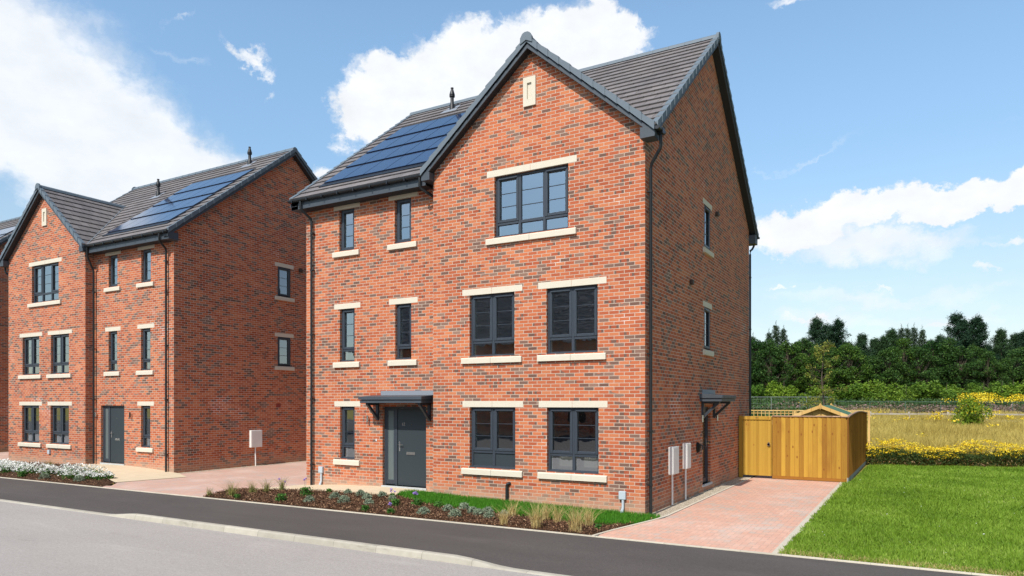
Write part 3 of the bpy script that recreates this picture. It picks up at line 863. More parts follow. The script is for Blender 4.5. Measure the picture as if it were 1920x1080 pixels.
def gutter(mb, f, a0, a1, h, z, r=.056):
    sec = [(-r, 0), (-r * .9, -r * .5), (-r * .5, -r * .9), (0, -r * 1.02), (r * .5, -r * .9), (r * .9, -r * .5), (r, 0), (r, .008), (-r, .008)]
    mb.prism([f(a0, h + a, z + b_) for a, b_ in sec], tuple(np.array(f(a1, 0, 0)) - np.array(f(a0, 0, 0))))


def pipe_part(house, pts, clips, clipdir, m='black'):
    o = MB().tube(pts, .034, 10).build('downpipe', M[m], house, smooth=True)
    for (x, y, z) in clips:
        cb = MB(); cb.lathe([(.043, -.022), (.043, .022)], (x, y, z), 10)
        dx_, dy_ = clipdir; a = (x - .012 + min(dx_, 0), y - .012 + min(dy_, 0), z - .01); b_ = (x + .012 + max(dx_, 0), y + .012 + max(dy_, 0), z + .01)
        cb.box(a, b_); cb.build('pipe_clip', M[m], o)
    return o


def flue(house, x, y, z):
    o = MB().lathe([(.085, -.12), (.085, .14), (.055, .20), (.055, .40), (.088, .405), (.088, .43), (.070, .435), (.070, .445), (.088, .45), (.088, .475), (.052, .60), (.040, .64), (.036, .66), (.048, .665), (.048, .69), (.02, .70)], (x, y, z)).build('flue', M['black'], house, smooth=True)
    s_ = .792; sk = MB()
    for a, b_ in ((.30, .008),):
        sk.hexa([(x - a, y - .24, z - .24 * s_ + .035), (x + a, y - .24, z - .24 * s_ + .035), (x + a * .7, y + .18, z + .18 * s_ + .03), (x - a * .7, y + .18, z + .18 * s_ + .03),
                 (x - a, y - .24, z - .24 * s_ + .043), (x + a, y - .24, z - .24 * s_ + .043), (x + a * .7, y + .18, z + .18 * s_ + .04), (x - a * .7, y + .18, z + .18 * s_ + .04)])
    sk.build('flashing', M['lead'], o)
    return o


GX0, GX1, RX = -5.28, 0.0, -9.80
MZ, MR, MY = 7.80, 12.0, 5.25          # eave, ridge height, ridge position
SL = (MR - MZ) / (MY + .07)
GC = -2.61; GR = 10.25; GH = 2.88      # front gable


def house(name, loc, mirror, label, opts):
    SIGN[0] = -1.0 if mirror else 1.0
    H = empty(name, loc, 0, label, 'house', 'brick houses along the street')
    F0, F3 = Pfront(0.0), Pfront(.3)
    gw = [(-3.566, -1.713, 6.05, 7.44), (-4.24, -3.04, 3.36, 4.79), (-2.24, -1.035, 3.36, 4.79), (-4.235, -3.02, .80, 2.20), (-2.228, -1.012, .80, 2.20)]
    rw = [(-8.585, -8.06, 6.33, 7.44), (-6.70, -6.18, 6.33, 7.44), (-8.565, -8.045, 3.39, 4.79), (-6.685, -6.175, 3.39, 4.79), (-8.555, -8.045, .81, 2.20)]
    door = (-7.10, -5.715, .19, 2.20)
    sw = [(4.58, 5.22, 6.33, 7.44), (4.58, 5.22, 3.69, 4.79)]
    sdoor = (4.42, 5.24, .19, 2.20)
    gside = sw + ([sdoor] if opts.get('side_door') else [])
    rside = sw if opts.get('rside') else []
    # walls
    wb = MB()
    wall_grid(wb, F0, GX0, GX1, -.1, 7.55, gw)
    zt = lambda x: GR - .17 - .852 * abs(x - GC)
    wb.quad((GX0, 0, 7.55), (GX1, 0, 7.55), (GX1, 0, max(7.6, zt(GX1) + .0)), (GC, 0, GR - .17), (GX0, 0, max(7.6, zt(GX0))))
    wall_grid(wb, F3, RX, GX0, -.1, 7.72, rw + [door])
    wb.quad((GX0, 0, -.1), (GX0, .3, -.1), (GX0, .3, 7.72), (GX0, 0, 7.72))
    zm = lambda y: MR - .14 - SL * abs(y - MY)
    for x0, holes, y0, s_ in ((GX1, gside, 0.0, 1), (RX, rside, .3, -1)):
        P = Pside(x0, s_); wall_grid(wb, P, y0, 10.2, -.1, 7.55, holes)
        wb.quad(P(y0, 0, 7.55), P(10.2, 0, 7.55), P(10.2, 0, zm(10.2)), P(MY, 0, MR - .14), P(y0, 0, zm(y0)))
    wb.quad((GX1, 10.2, -.1), (RX, 10.2, -.1), (RX, 10.2, 7.9), (GX1, 10.2, 7.9))
    wb.build('brick_wall', M['brick'], H)
    # interior shell: plaster lining with matching openings, floors and ceilings
    ib = MB()
    for F_, u0, u1, hs in ((F0, GX0 + .3, GX1 - .3, gw), (F3, RX + .3, GX0 + .25, rw)):
        for lo, hi in ((.16, 2.55), (2.85, 5.15), (5.45, 7.60)):
            hh = [h for h in hs if lo < (h[2] + h[3]) / 2 < hi]
            wall_grid(ib, F_, u0, u1, lo, hi, hh, n=-.29, depth=-.15)
            d0, d1 = -.29, -4.6
            ib.quad(F_(u0, d0, lo), F_(u0, d1, lo), F_(u0, d1, hi), F_(u0, d0, hi)); ib.quad(F_(u1, d0, lo), F_(u1, d1, lo), F_(u1, d1, hi), F_(u1, d0, hi))
            ib.quad(F_(u0, d1, lo), F_(u1, d1, lo), F_(u1, d1, hi), F_(u0, d1, hi)); ib.quad(F_(u0, d0, hi), F_(u1, d0, hi), F_(u1, d1, hi), F_(u0, d1, hi))
            MB().quad(F_(u0, d0, lo), F_(u1, d0, lo), F_(u1, d1, lo), F_(u0, d1, lo)).build('interior_floor', M['floor'], H)
    ib.build('interior_wall', M['plaster'], H); ib = MB()
    for x0, hs, s_ in ((GX1, gside, 1), (RX, rside, -1)):
        P = Pside(x0, s_)
        for h in hs:
            if h[2] < 1: continue
            wall_grid(ib, P, h[0] - .6, h[1] + .6, h[2] - .8, h[3] + .2, [h], n=-.29, depth=-.15)
            a, b_, c, d_ = h[0] - .6, h[1] + .6, h[2] - .8, h[3] + .2
            for q in (((a, -.29, c), (a, -2, c), (a, -2, d_), (a, -.29, d_)), ((b_, -.29, c), (b_, -2, c), (b_, -2, d_), (b_, -.29, d_)), ((a, -2, c), (b_, -2, c), (b_, -2, d_), (a, -2, d_)), ((a, -.29, d_), (b_, -.29, d_), (b_, -2, d_), (a, -2, d_)), ((a, -.29, c), (b_, -.29, c), (b_, -2, c), (a, -2, c))):
                ib.quad(*[P(*k) for k in q])
    ib.build('landing_wall', M['floor'], H)
    # windows
    window(H, F0, *gw[0], 3, .31, sash=(True, False, True))
    window(H, F0, *gw[1], 2); window(H, F0, *gw[2], 2)
    w3 = window(H, F0, *gw[3], 2, .37, panel=not mirror); window(H, F0, *gw[4], 2, .37, panel=opts.get('panelR', False))
    for i, h in enumerate(rw): window(H, F3, *h, 1, None if i < 2 else (.30 if i < 4 else .33))
    for x0, hs, s_ in ((GX1, gside, 1), (RX, rside, -1)):
        for h in hs:
            if h[2] > 1:
                Q = lambda u, n, z, x0=x0, s_=s_: (x0 + s_ * (n + (.056 if -.2 < n < -.03 else 0)), u, z)
                window(H, Q, *h, 1, None, sillw=.14)
    # stone slot in the gable
    sb = MB(); P = F0; a, b_, c, d_ = -2.80, -2.49, 8.85, 9.49; ia, ib2, ic, id_ = -2.70, -2.59, 9.00, 9.36
    for q in ((a, ia, c, d_), (ib2, b_, c, d_), (ia, ib2, c, ic), (ia, ib2, id_, d_)): sb.box((q[0], -.02, q[2]), (q[1], .040, q[3]), P)
    sb.box((ia, -.02, ic), (ib2, .006, id_), P)
    sb.build('stone_slot', M['stone'], H)
    # front door set
    df = MB(); u0, u1, z0, z1 = door; dn0, dn1 = -.14, -.075; T = .055
    sx = -6.72 if not mirror else -6.10      # divider between sidelight and leaf
    df.box((u0 - .003, dn0, z0), (u0 + T, dn1, z1 + .003), F3); df.box((u1 - T, dn0, z0), (u1 + .003, dn1, z1 + .003), F3)
    df.box((u0 + T, dn0, z1 - T), (u1 - T, dn1, z1 + .003), F3); df.box((sx - .035, dn0, z0), (sx + .035, dn1, z1 - T), F3)
    D = empty('front_door', (0, 0, 0)); D.parent = H
    df.build('door_frame', M['frame'], D, bevel=.004)
    if not mirror: sl0, sl1, lf0, lf1 = u0 + T, sx - .035, sx + .035, u1 - T
    else: sl0, sl1, lf0, lf1 = sx + .035, u1 - T, u0 + T, sx - .035
    sg = MB()
    sd = MB(); sd.box((sl0, -.12, z0 + .03), (sl0 + .05, -.085, z1 - T), F3); sd.box((sl1 - .05, -.12, z0 + .03), (sl1, -.085, z1 - T), F3)
    sd.box((sl0 + .05, -.12, z0 + .03), (sl1 - .05, -.085, z0 + .14), F3); sd.box((sl0 + .05, -.12, z1 - T - .05), (sl1 - .05, -.085, z1 - T), F3)
    sd.build('sidelight_frame', M['frame'], D)
    sg.quad(F3(sl0 + .05, -.10, z0 + .14), F3(sl1 - .05, -.10, z0 + .14), F3(sl1 - .05, -.10, z1 - T - .05), F3(sl0 + .05, -.10, z1 - T - .05))
    sg.build('sidelight', M['frost'], D)
    MB().box((lf0 + .006, -.13, z0 + .012), (lf1 - .006, -.092, z1 - T - .006), F3).build('door_leaf', M['door'], D, bevel=.003)
    hs_ = 1 if not mirror else -1
    hx = lf0 + .07 if not mirror else lf1 - .07
    hb = MB(); hb.box((hx - .016, -.092, 1.07), (hx + .016, -.082, 1.31), F3); hb.box((min(hx, hx + hs_ * .13), -.045, 1.225), (max(hx, hx + hs_ * .13), -.03, 1.245), F3)
    hb.box((hx - .01, -.085, 1.225), (hx + .01, -.03, 1.245), F3); hb.box((hx - .012, -.084, 1.10), (hx + .012, -.07, 1.13), F3)
    hb.build('handle', M['chrome'], D, bevel=.003)
    cxm = (lf0 + lf1) / 2 - hs_ * .03
    lp = MB().box((cxm - .135, -.092, .985), (cxm + .135, -.078, 1.06), F3); lp.box((cxm - .115, -.078, .998), (cxm + .115, -.074, 1.045), F3)
    lp.build('letter_plate', M['steel'], D, bevel=.003)
    MB().tube([F3(cxm + .03, -.092, 1.75), F3(cxm + .03, -.082, 1.75)], .011, 10).build('spyhole', M['chrome'], D)
    if opts.get('number'):
        cu = bpy.data.curves.new('number_curve', 'FONT'); cu.body = opts['number']; cu.size = .11; cu.extrude = .003; cu.align_x = 'CENTER'
        to = bpy.data.objects.new('tmp', cu); col.objects.link(to); dg = bpy.context.evaluated_depsgraph_get(); me = bpy.data.meshes.new_from_object(to.evaluated_get(dg))
        bpy.data.objects.remove(to); me.name = 'house_number'
        no = addmesh('house_number', me, M['steel'], D); me.materials.clear(); me.materials.append(M['steel']); no.location = (lf0 + .20, .3 + .088, 1.72); no.rotation_euler = (R(90), 0, 0)
    th = MB().box((u0 - .02, -.14, z0 - .07), (u1 + .02, .03, z0), F3).build('doorstep', M['sill_conc'], H)
    # lamps and bell by the front door
    for lx in (-7.54, -5.42):
        if mirror: lx = {-7.54: -7.54, -5.42: -5.50}[lx]
        o = MB().lathe([(.026, 0), (.026, .17)], (lx, .3 - .075, 1.80), 12).build('wall_light', M['steel'] if not mirror or lx > -6 else M['black'], H, smooth=True)
        MB().box((lx - .02, .3 - .06, 1.86), (lx + .02, .3, 1.92)).build('bracket', M['steel'], o)
    if not mirror: MB().box((-7.315, .285, 1.31), (-7.285, .30, 1.37)).build('door_bell', M['whitebox'], H)

    # ---------------- roof
    ax = lambda a, h, z: (a, h, z)          # main slopes: a = X, h = Y
    ay = lambda a, h, z: (h, a, z)          # gable slopes: a = Y, h = X
    rb = MB(); X0, X1 = -10.02, .20
    EY = -.07; RYe = 2 * MY - EY
    slope_tiles(rb, (EY, MZ), (MY, MR), 19, ((X0, GX0 - .02), ax))
    k1 = 1; 
    h1_ = EY + (MY - EY) * k1 / 19; z1_ = MZ + (MR - MZ) * k1 / 19
    slope_tiles(rb, (h1_ - .13, z1_ - .13 * SL), (MY, MR), 18, ((GX0 - .02, X1), ax))
    slope_tiles(rb, (RYe, MZ), (MY, MR), 19, ((X0, X1), ax))
    R_ = rb.build('roof', M['tile'], H)
    gb = MB(); GYb = MY - (MR - GR) / SL + .05
    ybk = lambda z: EY + (z - MZ) / SL + .20
    slope_tiles(gb, (GC - GH, MZ), (GC, GR), 11, ((-.21, ybk), ay)); slope_tiles(gb, (GC + GH, MZ), (GC, GR), 11, ((-.21, ybk), ay))
    gb.build('gable_roof', M['tile'], H)
    # underside boards so the roof has a thickness
    ub = MB()
    for (ya, za), (yb, zb) in (((EY + .04, MZ), (MY, MR)), ((RYe - .04, MZ), (MY, MR))):
        xr = [(X0 + .02, GX0), (GX0, X1 - .02)] if ya < 1 else [(X0 + .02, X1 - .02)]
        for xa, xb in xr:
            ya2, za2 = (ya, za) if not (ya < 1 and xa == GX0) else (.12, MZ + SL * .17)
            ub.quad((xa, ya2, za2 - .05), (xb, ya2, za2 - .05), (xb, yb, zb - .05), (xa, yb, zb - .05))
    ub.quad((GC - GH, -.17, MZ - .05), (GC - GH, .05, MZ - .05), (GC, GYb, GR - .05), (GC, -.17, GR - .05)); ub.quad((GC + GH, -.17, MZ - .05), (GC + GH, .05, MZ - .05), (GC, GYb, GR - .05), (GC, -.17, GR - .05))
    ub.build('soffit', M['soffit'], R_)
    rg = MB(); ridge(rg, lambda a, h, z: (a, MY + h, z), X0, X1 + .02, MR + .045)
    rg.build('ridge_tiles', M['ridge'], R_)
    rg = MB(); ridge(rg, lambda a, h, z: (GC + h, a, z), -.26, GYb, GR + .045)
    rg.build('ridge_tiles', M['ridge'], R_)
    for va_ in (((EY + .16, MZ + .16 * SL), (MY, MR), 18, ax, .10, X1 + .03), ((RYe, MZ), (MY, MR), 19, ax, .10, X1 + .03), ((EY, MZ), (MY, MR), 19, ax, -9.92, X0 - .03),
                ((RYe, MZ), (MY, MR), 19, ax, -9.92, X0 - .03), ((GC - GH, MZ), (GC, GR), 11, ay, -.12, -.235), ((GC + GH, MZ), (GC, GR), 11, ay, -.12, -.235)):
        vb = MB(); verge(vb, *va_); vb.build('verge_caps', M['verge'], R_)
    # apex caps
    for f, a0, a1, hc, zc in ((lambda a, h, z: (GC + h, a, z), -.262, -.20, GC, GR), (lambda a, h, z: (a, MY + h, z), X1 + .045, X1 - .03, MY, MR)):
        cb = MB(); r_ = .15; sec = [(-1.0, -1.05), (-.95, -.15), (-.6, .42), (-.25, .60), (.25, .60), (.6, .42), (.95, -.15), (1.0, -1.05), (0, -.55)]
        cb.prism([f(a0, r_ * p, zc + .03 + r_ * q) for p, q in sec], tuple(np.array(f(a1, 0, 0)) - np.array(f(a0, 0, 0))))
        cb.build('apex_cap', M['verge'], R_)
    # valleys
    for s_ in (-1, 1):
        va = np.array((GC + s_ * GH, EY, MZ + .01)); vbp = np.array((GC, GYb - .05, GR + .01)); d = vbp - va
        if s_ > 0: va = va + d * .06
        w_ = np.array((.055, 0, 0)); u_ = np.array((0, 0, .035))
        if s_ < 0 or True: MB().hexa([tuple(va - w_), tuple(va + w_), tuple(vbp + w_), tuple(vbp - w_), tuple(va - w_ + u_), tuple(va + w_ + u_), tuple(vbp + w_ + u_), tuple(vbp - w_ + u_)]).build('valley', M['verge'], R_)
    # barge boards, sloping soffits and box ends
    bb = MB(); sf = MB()
    def barge(f, hA, hB, zA, zB, a_out, a_wall, th=.022, up=.11, dn=.205):
        s_ = 1 if a_out > a_wall else -1
        MB().hexa([f(a_out, hA, zA - dn), f(a_out - s_ * th, hA, zA - dn), f(a_out - s_ * th, hB, zB - dn), f(a_out, hB, zB - dn), f(a_out, hA, zA - up), f(a_out - s_ * th, hA, zA - up), f(a_out - s_ * th, hB, zB - up), f(a_out, hB, zB - up)]).build('barge_board', M['barge'], R_)
        MB().quad(f(a_out - s_ * .01, hA, zA - dn + .012), f(a_wall - s_ * .02, hA, zA - dn + .012), f(a_wall - s_ * .02, hB, zB - dn + .012), f(a_out - s_ * .01, hB, zB - dn + .012)).build('soffit', M['soffit'], R_)
    gs = (GR - MZ) / GH
    for s_ in (-1, 1):
        barge(ay, GC + s_ * GH, GC, MZ, GR, -.20, 0.0)
    for xo, xw in ((X1, 0.0), (X0, RX)):
        ys_ = EY if xo == X0 else .02
        barge(ax, ys_, MY, MZ + SL * (ys_ - EY), MR, xo, xw); barge(ax, RYe, MY, MZ, MR, xo, xw)
    for xa, xb, ya, yb, za, zb in ((-.035, .262, -.205, .10, 7.585, 7.83), (-5.475, -5.245, -.205, .29, 7.585, 7.80)):
        MB().box((xa, ya, za), (xb, yb, zb - .03)).build('box_end', M['barge'], R_)
    for xa, xb in ((-.03, X1 + .005), (X0 - .005, RX + .03)):
        MB().box((xa, 10.19, 7.50), (xb, RYe - .03, 7.78)).build('box_end', M['barge'], R_)
    MB().box((X0 - .005, EY + .04, 7.53), (RX + .03, .31, 7.76)).build('box_end', M['barge'], R_)
    MB().box((X0 + .002, -.03, 7.532), (-5.48, -.008, 7.745)).build('fascia', M['barge'], H); MB().box((RX, -.008, 7.535), (-5.48, .31, 7.55)).build('soffit', M['soffit'], H)
    MB().box((RX, 10.19, 7.50), (GX1 - .03, RYe - .04, 7.76)).build('fascia', M['barge'], H)
    gt = MB(); gutter(gt, lambda a, h, z: (a, h, z), -10.06, -5.50, -.088, 7.775)
    for gx in np.arange(-9.9, -5.6, .55): gt.box((gx - .015, -.15, 7.705), (gx + .015, -.025, 7.785))
    gt.build('gutter', M['gutter'], H)
    gt = MB(); gutter(gt, lambda a, h, z: (h, a, z), -.215, .20, .318, 7.765); gt.box((.255, -.03, 7.68), (.385, .06, 7.79))
    gt.build('gutter', M['gutter'], H)
    gt = MB(); gutter(gt, lambda a, h, z: (a, h, z), -10.0, X1 + .06, RYe + .02, 7.765); gt.build('gutter', M['gutter'], H)
    # downpipes
    pipe_part(H, [(-9.62, -.088, 7.72), (-9.62, -.088, 7.55), (-9.60, -.06, 7.48), (-9.53, .19, 7.30), (-9.52, .215, 7.22), (-9.52, .215, .05)], [(-9.52, .215, z) for z in (.62, 2.4, 4.15, 5.9, 6.9)], (.05, .06))
    if not mirror:
        pipe_part(H, [(-5.62, -.088, 7.72), (-5.62, -.088, 7.52), (-5.60, -.06, 7.46), (-5.38, .19, 7.28), (-5.36, .215, 7.2), (-5.36, .215, .1)], [(-5.36, .215, 3)], (0, .06))
    else:
        pipe_part(H, [(-5.55, -.088, 7.72), (-5.52, -.06, 7.40), (-5.42, .14, 7.1), (-5.42, .21, 6.95), (-5.42, .21, .15)], [(-5.42, .21, z) for z in (2.4, 4.2, 6.2)], (-.05, .06))
    pipe_part(H, [(.318, .03, 7.72), (.318, .03, 7.45), (.30, .04, 7.40), (.09, .14, 7.16), (.065, .16, 7.06), (.065, .16, 0.0)], [(.065, .16, z) for z in (.62, 1.72, 3.3, 5.0, 6.6)], (-.06, -.035))
    pipe_part(H, [(.08, RYe + .02, 7.72), (.08, RYe + .02, 7.5), (.06, 10.42, 7.36), (.035, 10.25, 7.28), (.03, 10.23, 7.15), (.03, 10.23, 0.0)], [(.03, 10.23, z) for z in (1, 3, 4.7, 6.4)], (-.05, -.02))
    # solar array: 4 rows set into the roof
    sx0, pw = (-9.33, .712)
    ta = MB(); yr = .50; ph = .852
    off = .045
    def sp(x, y, o_): return (x, y - o_ * .62, MZ + SL * (y - EY) + o_ * .78)
    ta.hexa([sp(sx0 - .05, yr - .14, .0), sp(sx0 + 5 * pw + .05, yr - .14, .0), sp(sx0 + 5 * pw + .05, yr + 4 * ph + .06, .0), sp(sx0 - .05, yr + 4 * ph + .06, .0),
             sp(sx0 - .05, yr - .14, off), sp(sx0 + 5 * pw + .05, yr - .14, off), sp(sx0 + 5 * pw + .05, yr + 4 * ph + .06, off), sp(sx0 - .05, yr + 4 * ph + .06, off)])
    tr = ta.build('solar_array', M['solar_edge'], H)
    for i in range(4):
        for j in range(5):
            a, b_ = sx0 + j * pw + .011, sx0 + (j + 1) * pw - .011; c, d_ = yr + i * ph + .028, yr + (i + 1) * ph - .028
            MB().hexa([sp(a, c, off - .01), sp(b_, c, off - .01), sp(b_, d_, off - .01), sp(a, d_, off - .01), sp(a, c, off + .030), sp(b_, c, off + .030), sp(b_, d_, off + .008), sp(a, d_, off + .008)]).build('solar_panel', M['solar'], tr)
    for fx_, fy_ in opts.get('flues', []): flue(H, fx_, fy_, MZ + SL * (fy_ - EY))
    # fittings on the gable side wall
    if opts.get('side_door'):
        P = Pside(0.0); u0, u1, z0, z1 = sdoor
        SD = empty('side_door', (0, 0, 0)); SD.parent = H
        f_ = MB(); f_.box((u0 - .003, -.14, z0), (u0 + .06, -.075, z1 + .003), P); f_.box((u1 - .06, -.14, z0), (u1 + .003, -.075, z1 + .003), P); f_.box((u0 + .06, -.14, z1 - .06), (u1 - .06, -.075, z1 + .003), P)
        f_.build('door_frame', M['frame'], SD)
        f_ = MB(); f_.box((u0 + .06, -.13, z0 + .01), (u0 + .16, -.09, z1 - .06), P); f_.box((u1 - .16, -.13, z0 + .01), (u1 - .06, -.09, z1 - .06), P); f_.box((u0 + .16, -.13, z0 + .01), (u1 - .16, -.09, z0 + .12), P); f_.box((u0 + .16, -.13, z1 - .17), (u1 - .16, -.09, z1 - .06), P)
        f_.build('door_leaf', M['frame'], SD)
        MB().box((u0 + .16, -.115, z0 + .12), (u1 - .16, -.108, z1 - .17), P).build('door_glass', M['appliance'], SD)
        MB().box((u0 + .20, -.108, 1.00), (u0 + .42, -.104, 1.10), P).build('sticker', M['yellow_label'], SD)
        hb = MB(); hb.box((u1 - .13, -.09, 1.10), (u1 - .10, -.08, 1.36), P); hb.box((u1 - .25, -.035, 1.22), (u1 - .10, -.02, 1.24), P); hb.box((u1 - .125, -.085, 1.22), (u1 - .105, -.02, 1.24), P); hb.build('handle', M['chrome'], SD)
        MB().box((u0 - .02, -.14, z0 - .06), (u1 + .06, .035, z0), P).build('doorstep', M['sill_conc'], H)
        for ly in (4.13, 5.66):
            o = MB().lathe([(.026, 0), (.026, .17)], (.075, ly, 1.81), 12).build('wall_light', M['steel'], H, smooth=True); MB().box((0, ly - .02, 1.87), (.06, ly + .02, 1.93)).build('bracket', M['steel'], o)
        canopy(H, lambda u, n, z: (n, u, z), 4.10, 5.66, .58, 2.33, (4.33, 5.50))
        for ya, yb, za, zb in ((1.55, 2.02, .70, 1.315), (2.64, 3.0, .74, 1.34)):
            o = MB().box((0, ya, za), (.10, yb, zb)).build('meter_box', M['whitebox'], H, bevel=.008)
            MB().box((.101, ya + .03, za + .03), (.106, yb - .03, zb - .03)).build('meter_door', M['whitebox'], o)
            yc = ya + .12 if ya < 2 else ya + .07
            MB().tube([(.05, yc, za), (.05, yc, .02)], .022, 10).build('conduit', M['whitebox'], o, smooth=True)
        ev = MB().lathe([(.02, 0), (.06, .04), (.075, .14), (.07, .22), (.02, .27)], (0, 0, 0), 14)
        ev.v = [(abs(x) * 1.2 + 0.0, 3.9 + y * 1.7, 1.04 + z) for x, y, z in ev.v]
        o = ev.build('car_charger', M['black'], H, smooth=True); MB().tube([(.06, 3.99, 1.24), (.11, 4.03, 1.22), (.10, 4.03, 1.12)], .022, 10).build('charging_plug', M['black'], o, smooth=True)
        for vy, vz, mm in ((5.78, 7.45, 'brown'), (3.27, 5.22, 'brown')):
            MB().box((0, vy - .07, vz - .06), (.09, vy + .07, vz + .06)).build('vent', M['brown'], H, bevel=.02)
    else:
        pass
    if opts.get('rside'):
        P = Pside(RX, -1)
        o = MB().box((3.28, 0, .68), (3.78, .10, 1.30), P).build('meter_box', M['whitebox'], H, bevel=.008); MB().tube([P(3.5, .05, .68), P(3.52, .05, 0.0)], .022, 10).build('conduit', M['whitebox'], o, smooth=True)
        MB().box((3.31, .101, .71), (3.75, .106, 1.27), P).build('meter_door', M['whitebox'], o)
        MB().box((4.5, 0, 2.12), (4.72, .01, 2.27), P).build('vent', M['terra'], H)
        MB().box((5.60, 0, 7.38), (5.76, .09, 7.52), P).build('vent', M['brown'], H, bevel=.02)
    if opts.get('canopy'):
        canopy(H, lambda u, n, z: (u, .3 - n, z), -7.42, -5.44, .56, 2.29, (-7.24, -5.60))
    # small services on the front
    if not mirror:
        for xa, y_, za, zb, zg in ((-.545, 0.0, .31, .48, .0), (-9.29, .3, .40, .57, .04)):
            o = MB().box((xa, y_ - .07, za), (xa + .15, y_, zb)).build('cable_box', M['greybox'], H, bevel=.008); xc = xa + .085
            MB().tube([(xc, y_ - .035, za), (xc, y_ - .035, zg + .14), (xc - .015, y_ - .06, zg + .06), (xc - .02, y_ - .06, zg)], [.028, .028, .036, .036], 10).build('conduit', M['greybox'], o, smooth=True)
        MB().tube([(-3.21, -.05, .0), (-3.21, -.05, .44), (-3.20, -.05, .475), (-3.17, -.03, .485), (-3.15, 0, .485)], .034, 10).build('drain_pipe', M['black'], H, smooth=True)
        # kitchen seen through the ground floor windows
        MB().box((-4.95, .42, .19), (-.35, .98, 1.10)).build('kitchen_worktop', M['cabinet'], H)
        MB().tube([(-3.28, .78, 1.10), (-3.28, .78, 1.32), (-3.25, .76, 1.38), (-3.17, .70, 1.41), (-3.09, .64, 1.38), (-3.07, .62, 1.31)], .012, 10).build('tap', M['chrome'], H, smooth=True)
        MB().box((-4.9, 3.2, .17), (-3.6, 3.9, 2.3)).build('kitchen_cupboard', M['cabinet'], H); MB().box((-3.55, 3.2, .17), (-2.6, 3.9, 2.2)).build('oven', M['appliance'], H)
        kc = MB(); kc.box((-4.15, 3.17, 1.35), (-4.13, 3.19, 1.6)); kc.box((-3.5, 3.17, 1.55), (-2.65, 3.19, 1.57)); kc.box((-3.5, 3.17, 1.0), (-2.65, 3.19, 1.02)); kc.build('cupboard_handle', M['steel'], H)
    else:
        MB().box((-3.05, -.06, .42), (-2.90, 0, .56)).build('cable_box', M['greybox'], H)
    SIGN[0] = 1.0
    return H


def canopy(H, P, u0, u1, D, z, legs):
    c = MB()
    c.box((u0 + .03, 0, z), (u1 - .03, D - .03, z + .075), P); 
    top = [P(u0, 0, z + .082), P(u1, 0, z + .082), P(u1, D, z + .082), P(u0, D, z + .082), P(u0, 0, z + .20), P(u1, 0, z + .20), P(u1, D, z + .160), P(u0, D, z + .160)]
    c.hexa(top); c.box((u0 + .06, 0, z + .075), (u1 - .06, D - .05, z + .082), P)
    o = c.build('canopy', M['barge'], H, bevel=.005)
    MB().box((u0 + .28, 0, z + .19), (u1 - .001, .02, z + .31), P).build('flashing', M['lead'], o)
    for lu in legs:
        b_ = MB(); w_ = .035
        b_.box((lu - w_, 0, z - .44), (lu + w_, .06, z), P); b_.box((lu - w_, .06, z - .055), (lu + w_, D - .12, z), P)
        b_.prism([P(lu - w_ + .004, n_, z_) for n_, z_ in ((.06, z - .42), (.06, z - .33), (D - .22, z - .055), (D - .13, z - .055))], tuple(np.array(P(lu + w_ - .004, 0, 0)) - np.array(P(lu - w_ + .004, 0, 0))))
        b_.build('bracket', M['frame'], o)


H1 = house('brick_house', (0, 0, 0), False, 'main red brick house in the middle with front gable and dark grey entrance canopy',
           dict(side_door=True, canopy=True, number='62', flues=[(-8.0, 4.72)]))
H2 = house('brick_house', (-25.9, .34, 0), True, 'red brick house with two roof flues, left of the main house',
           dict(rside=True, flues=[(-8.05, 4.75), (-4.15, 3.5)]))


def copy_tree(o, parent=None, keep=None):
    c = o.copy(); col.objects.link(c)
    if parent is not None: c.parent = parent
    for ch in list(o.children):
        if keep is None or keep(ch): copy_tree(ch, c)
    return c


H3 = copy_tree(H2)
H3.location = (-42.0, .34, 0)
tag(H3, 'brick house at the far left edge, mostly hidden, only side wall and roof showing', 'house', 'brick houses along the street')

# ------------------------------------------------------------------ timber: gate, fences, shed
def boards(mb, f, a0, a1, z0, ztop, bw=.125, th=.02, lap=.012):
    n = max(1, int(round((a1 - a0) / bw)))
    for i in range(n):
        p, q = a0 + (a1 - a0) * i / n, a0 + (a1 - a0) * (i + 1) / n
        za, zb = (ztop(p), ztop(q)) if callable(ztop) else (ztop, ztop)
        mb.hexa([f(p, th + .004, z0), f(q + lap, .002, z0), f(q + lap, -th * .5, z0), f(p, -th * .5, z0), f(p, th + .004, za), f(q + lap, .002, zb), f(q + lap, -th * .5, zb), f(p, -th * .5, za)])


FY = 8.60
ff = lambda a, n, z: (a, FY - n, z)
G = empty('garden_gate', (0.02, FY, .06), 0, 'narrow boarded timber garden gate between brick wall and fence, with ring latch', 'gate')
g2 = lambda a, n, z: (a, -n, z)
gb = MB(); boards(gb, g2, .12, .93, .03, 1.79, .09, .014, .0); gb.build('gate_boards', M['gate'], G)
MB().box((.10, -.04, 1.72), (.95, -.02, 1.825)).build('top_rail', M['gate'], G, bevel=.004)
MB().box((0, -.045, -.05), (.11, .05, 1.84)).build('gate_post', M['gate'], G, bevel=.006)
MB().box((.93, -.03, .03), (.965, .03, 1.80)).build('gate_post', M['gate'], G, bevel=.004)
rl = MB(); rl.lathe([(.034, 0), (.046, 0), (.046, .012), (.034, .012), (.034, 0)], (0, 0, 0), 16)
rl.v = [(.88 + x, -.046 - z, .98 + y) for x, y, z in rl.v]; rl.build('ring_latch', M['steel'], G, smooth=True)
MB().box((.865, -.036, .985), (.895, -.022, 1.05)).build('latch_plate', M['steel'], G)
MB().box((.50, -.046, 1.775), (.56, -.040, 1.79)).build('maker_plate', M['steel'], G)
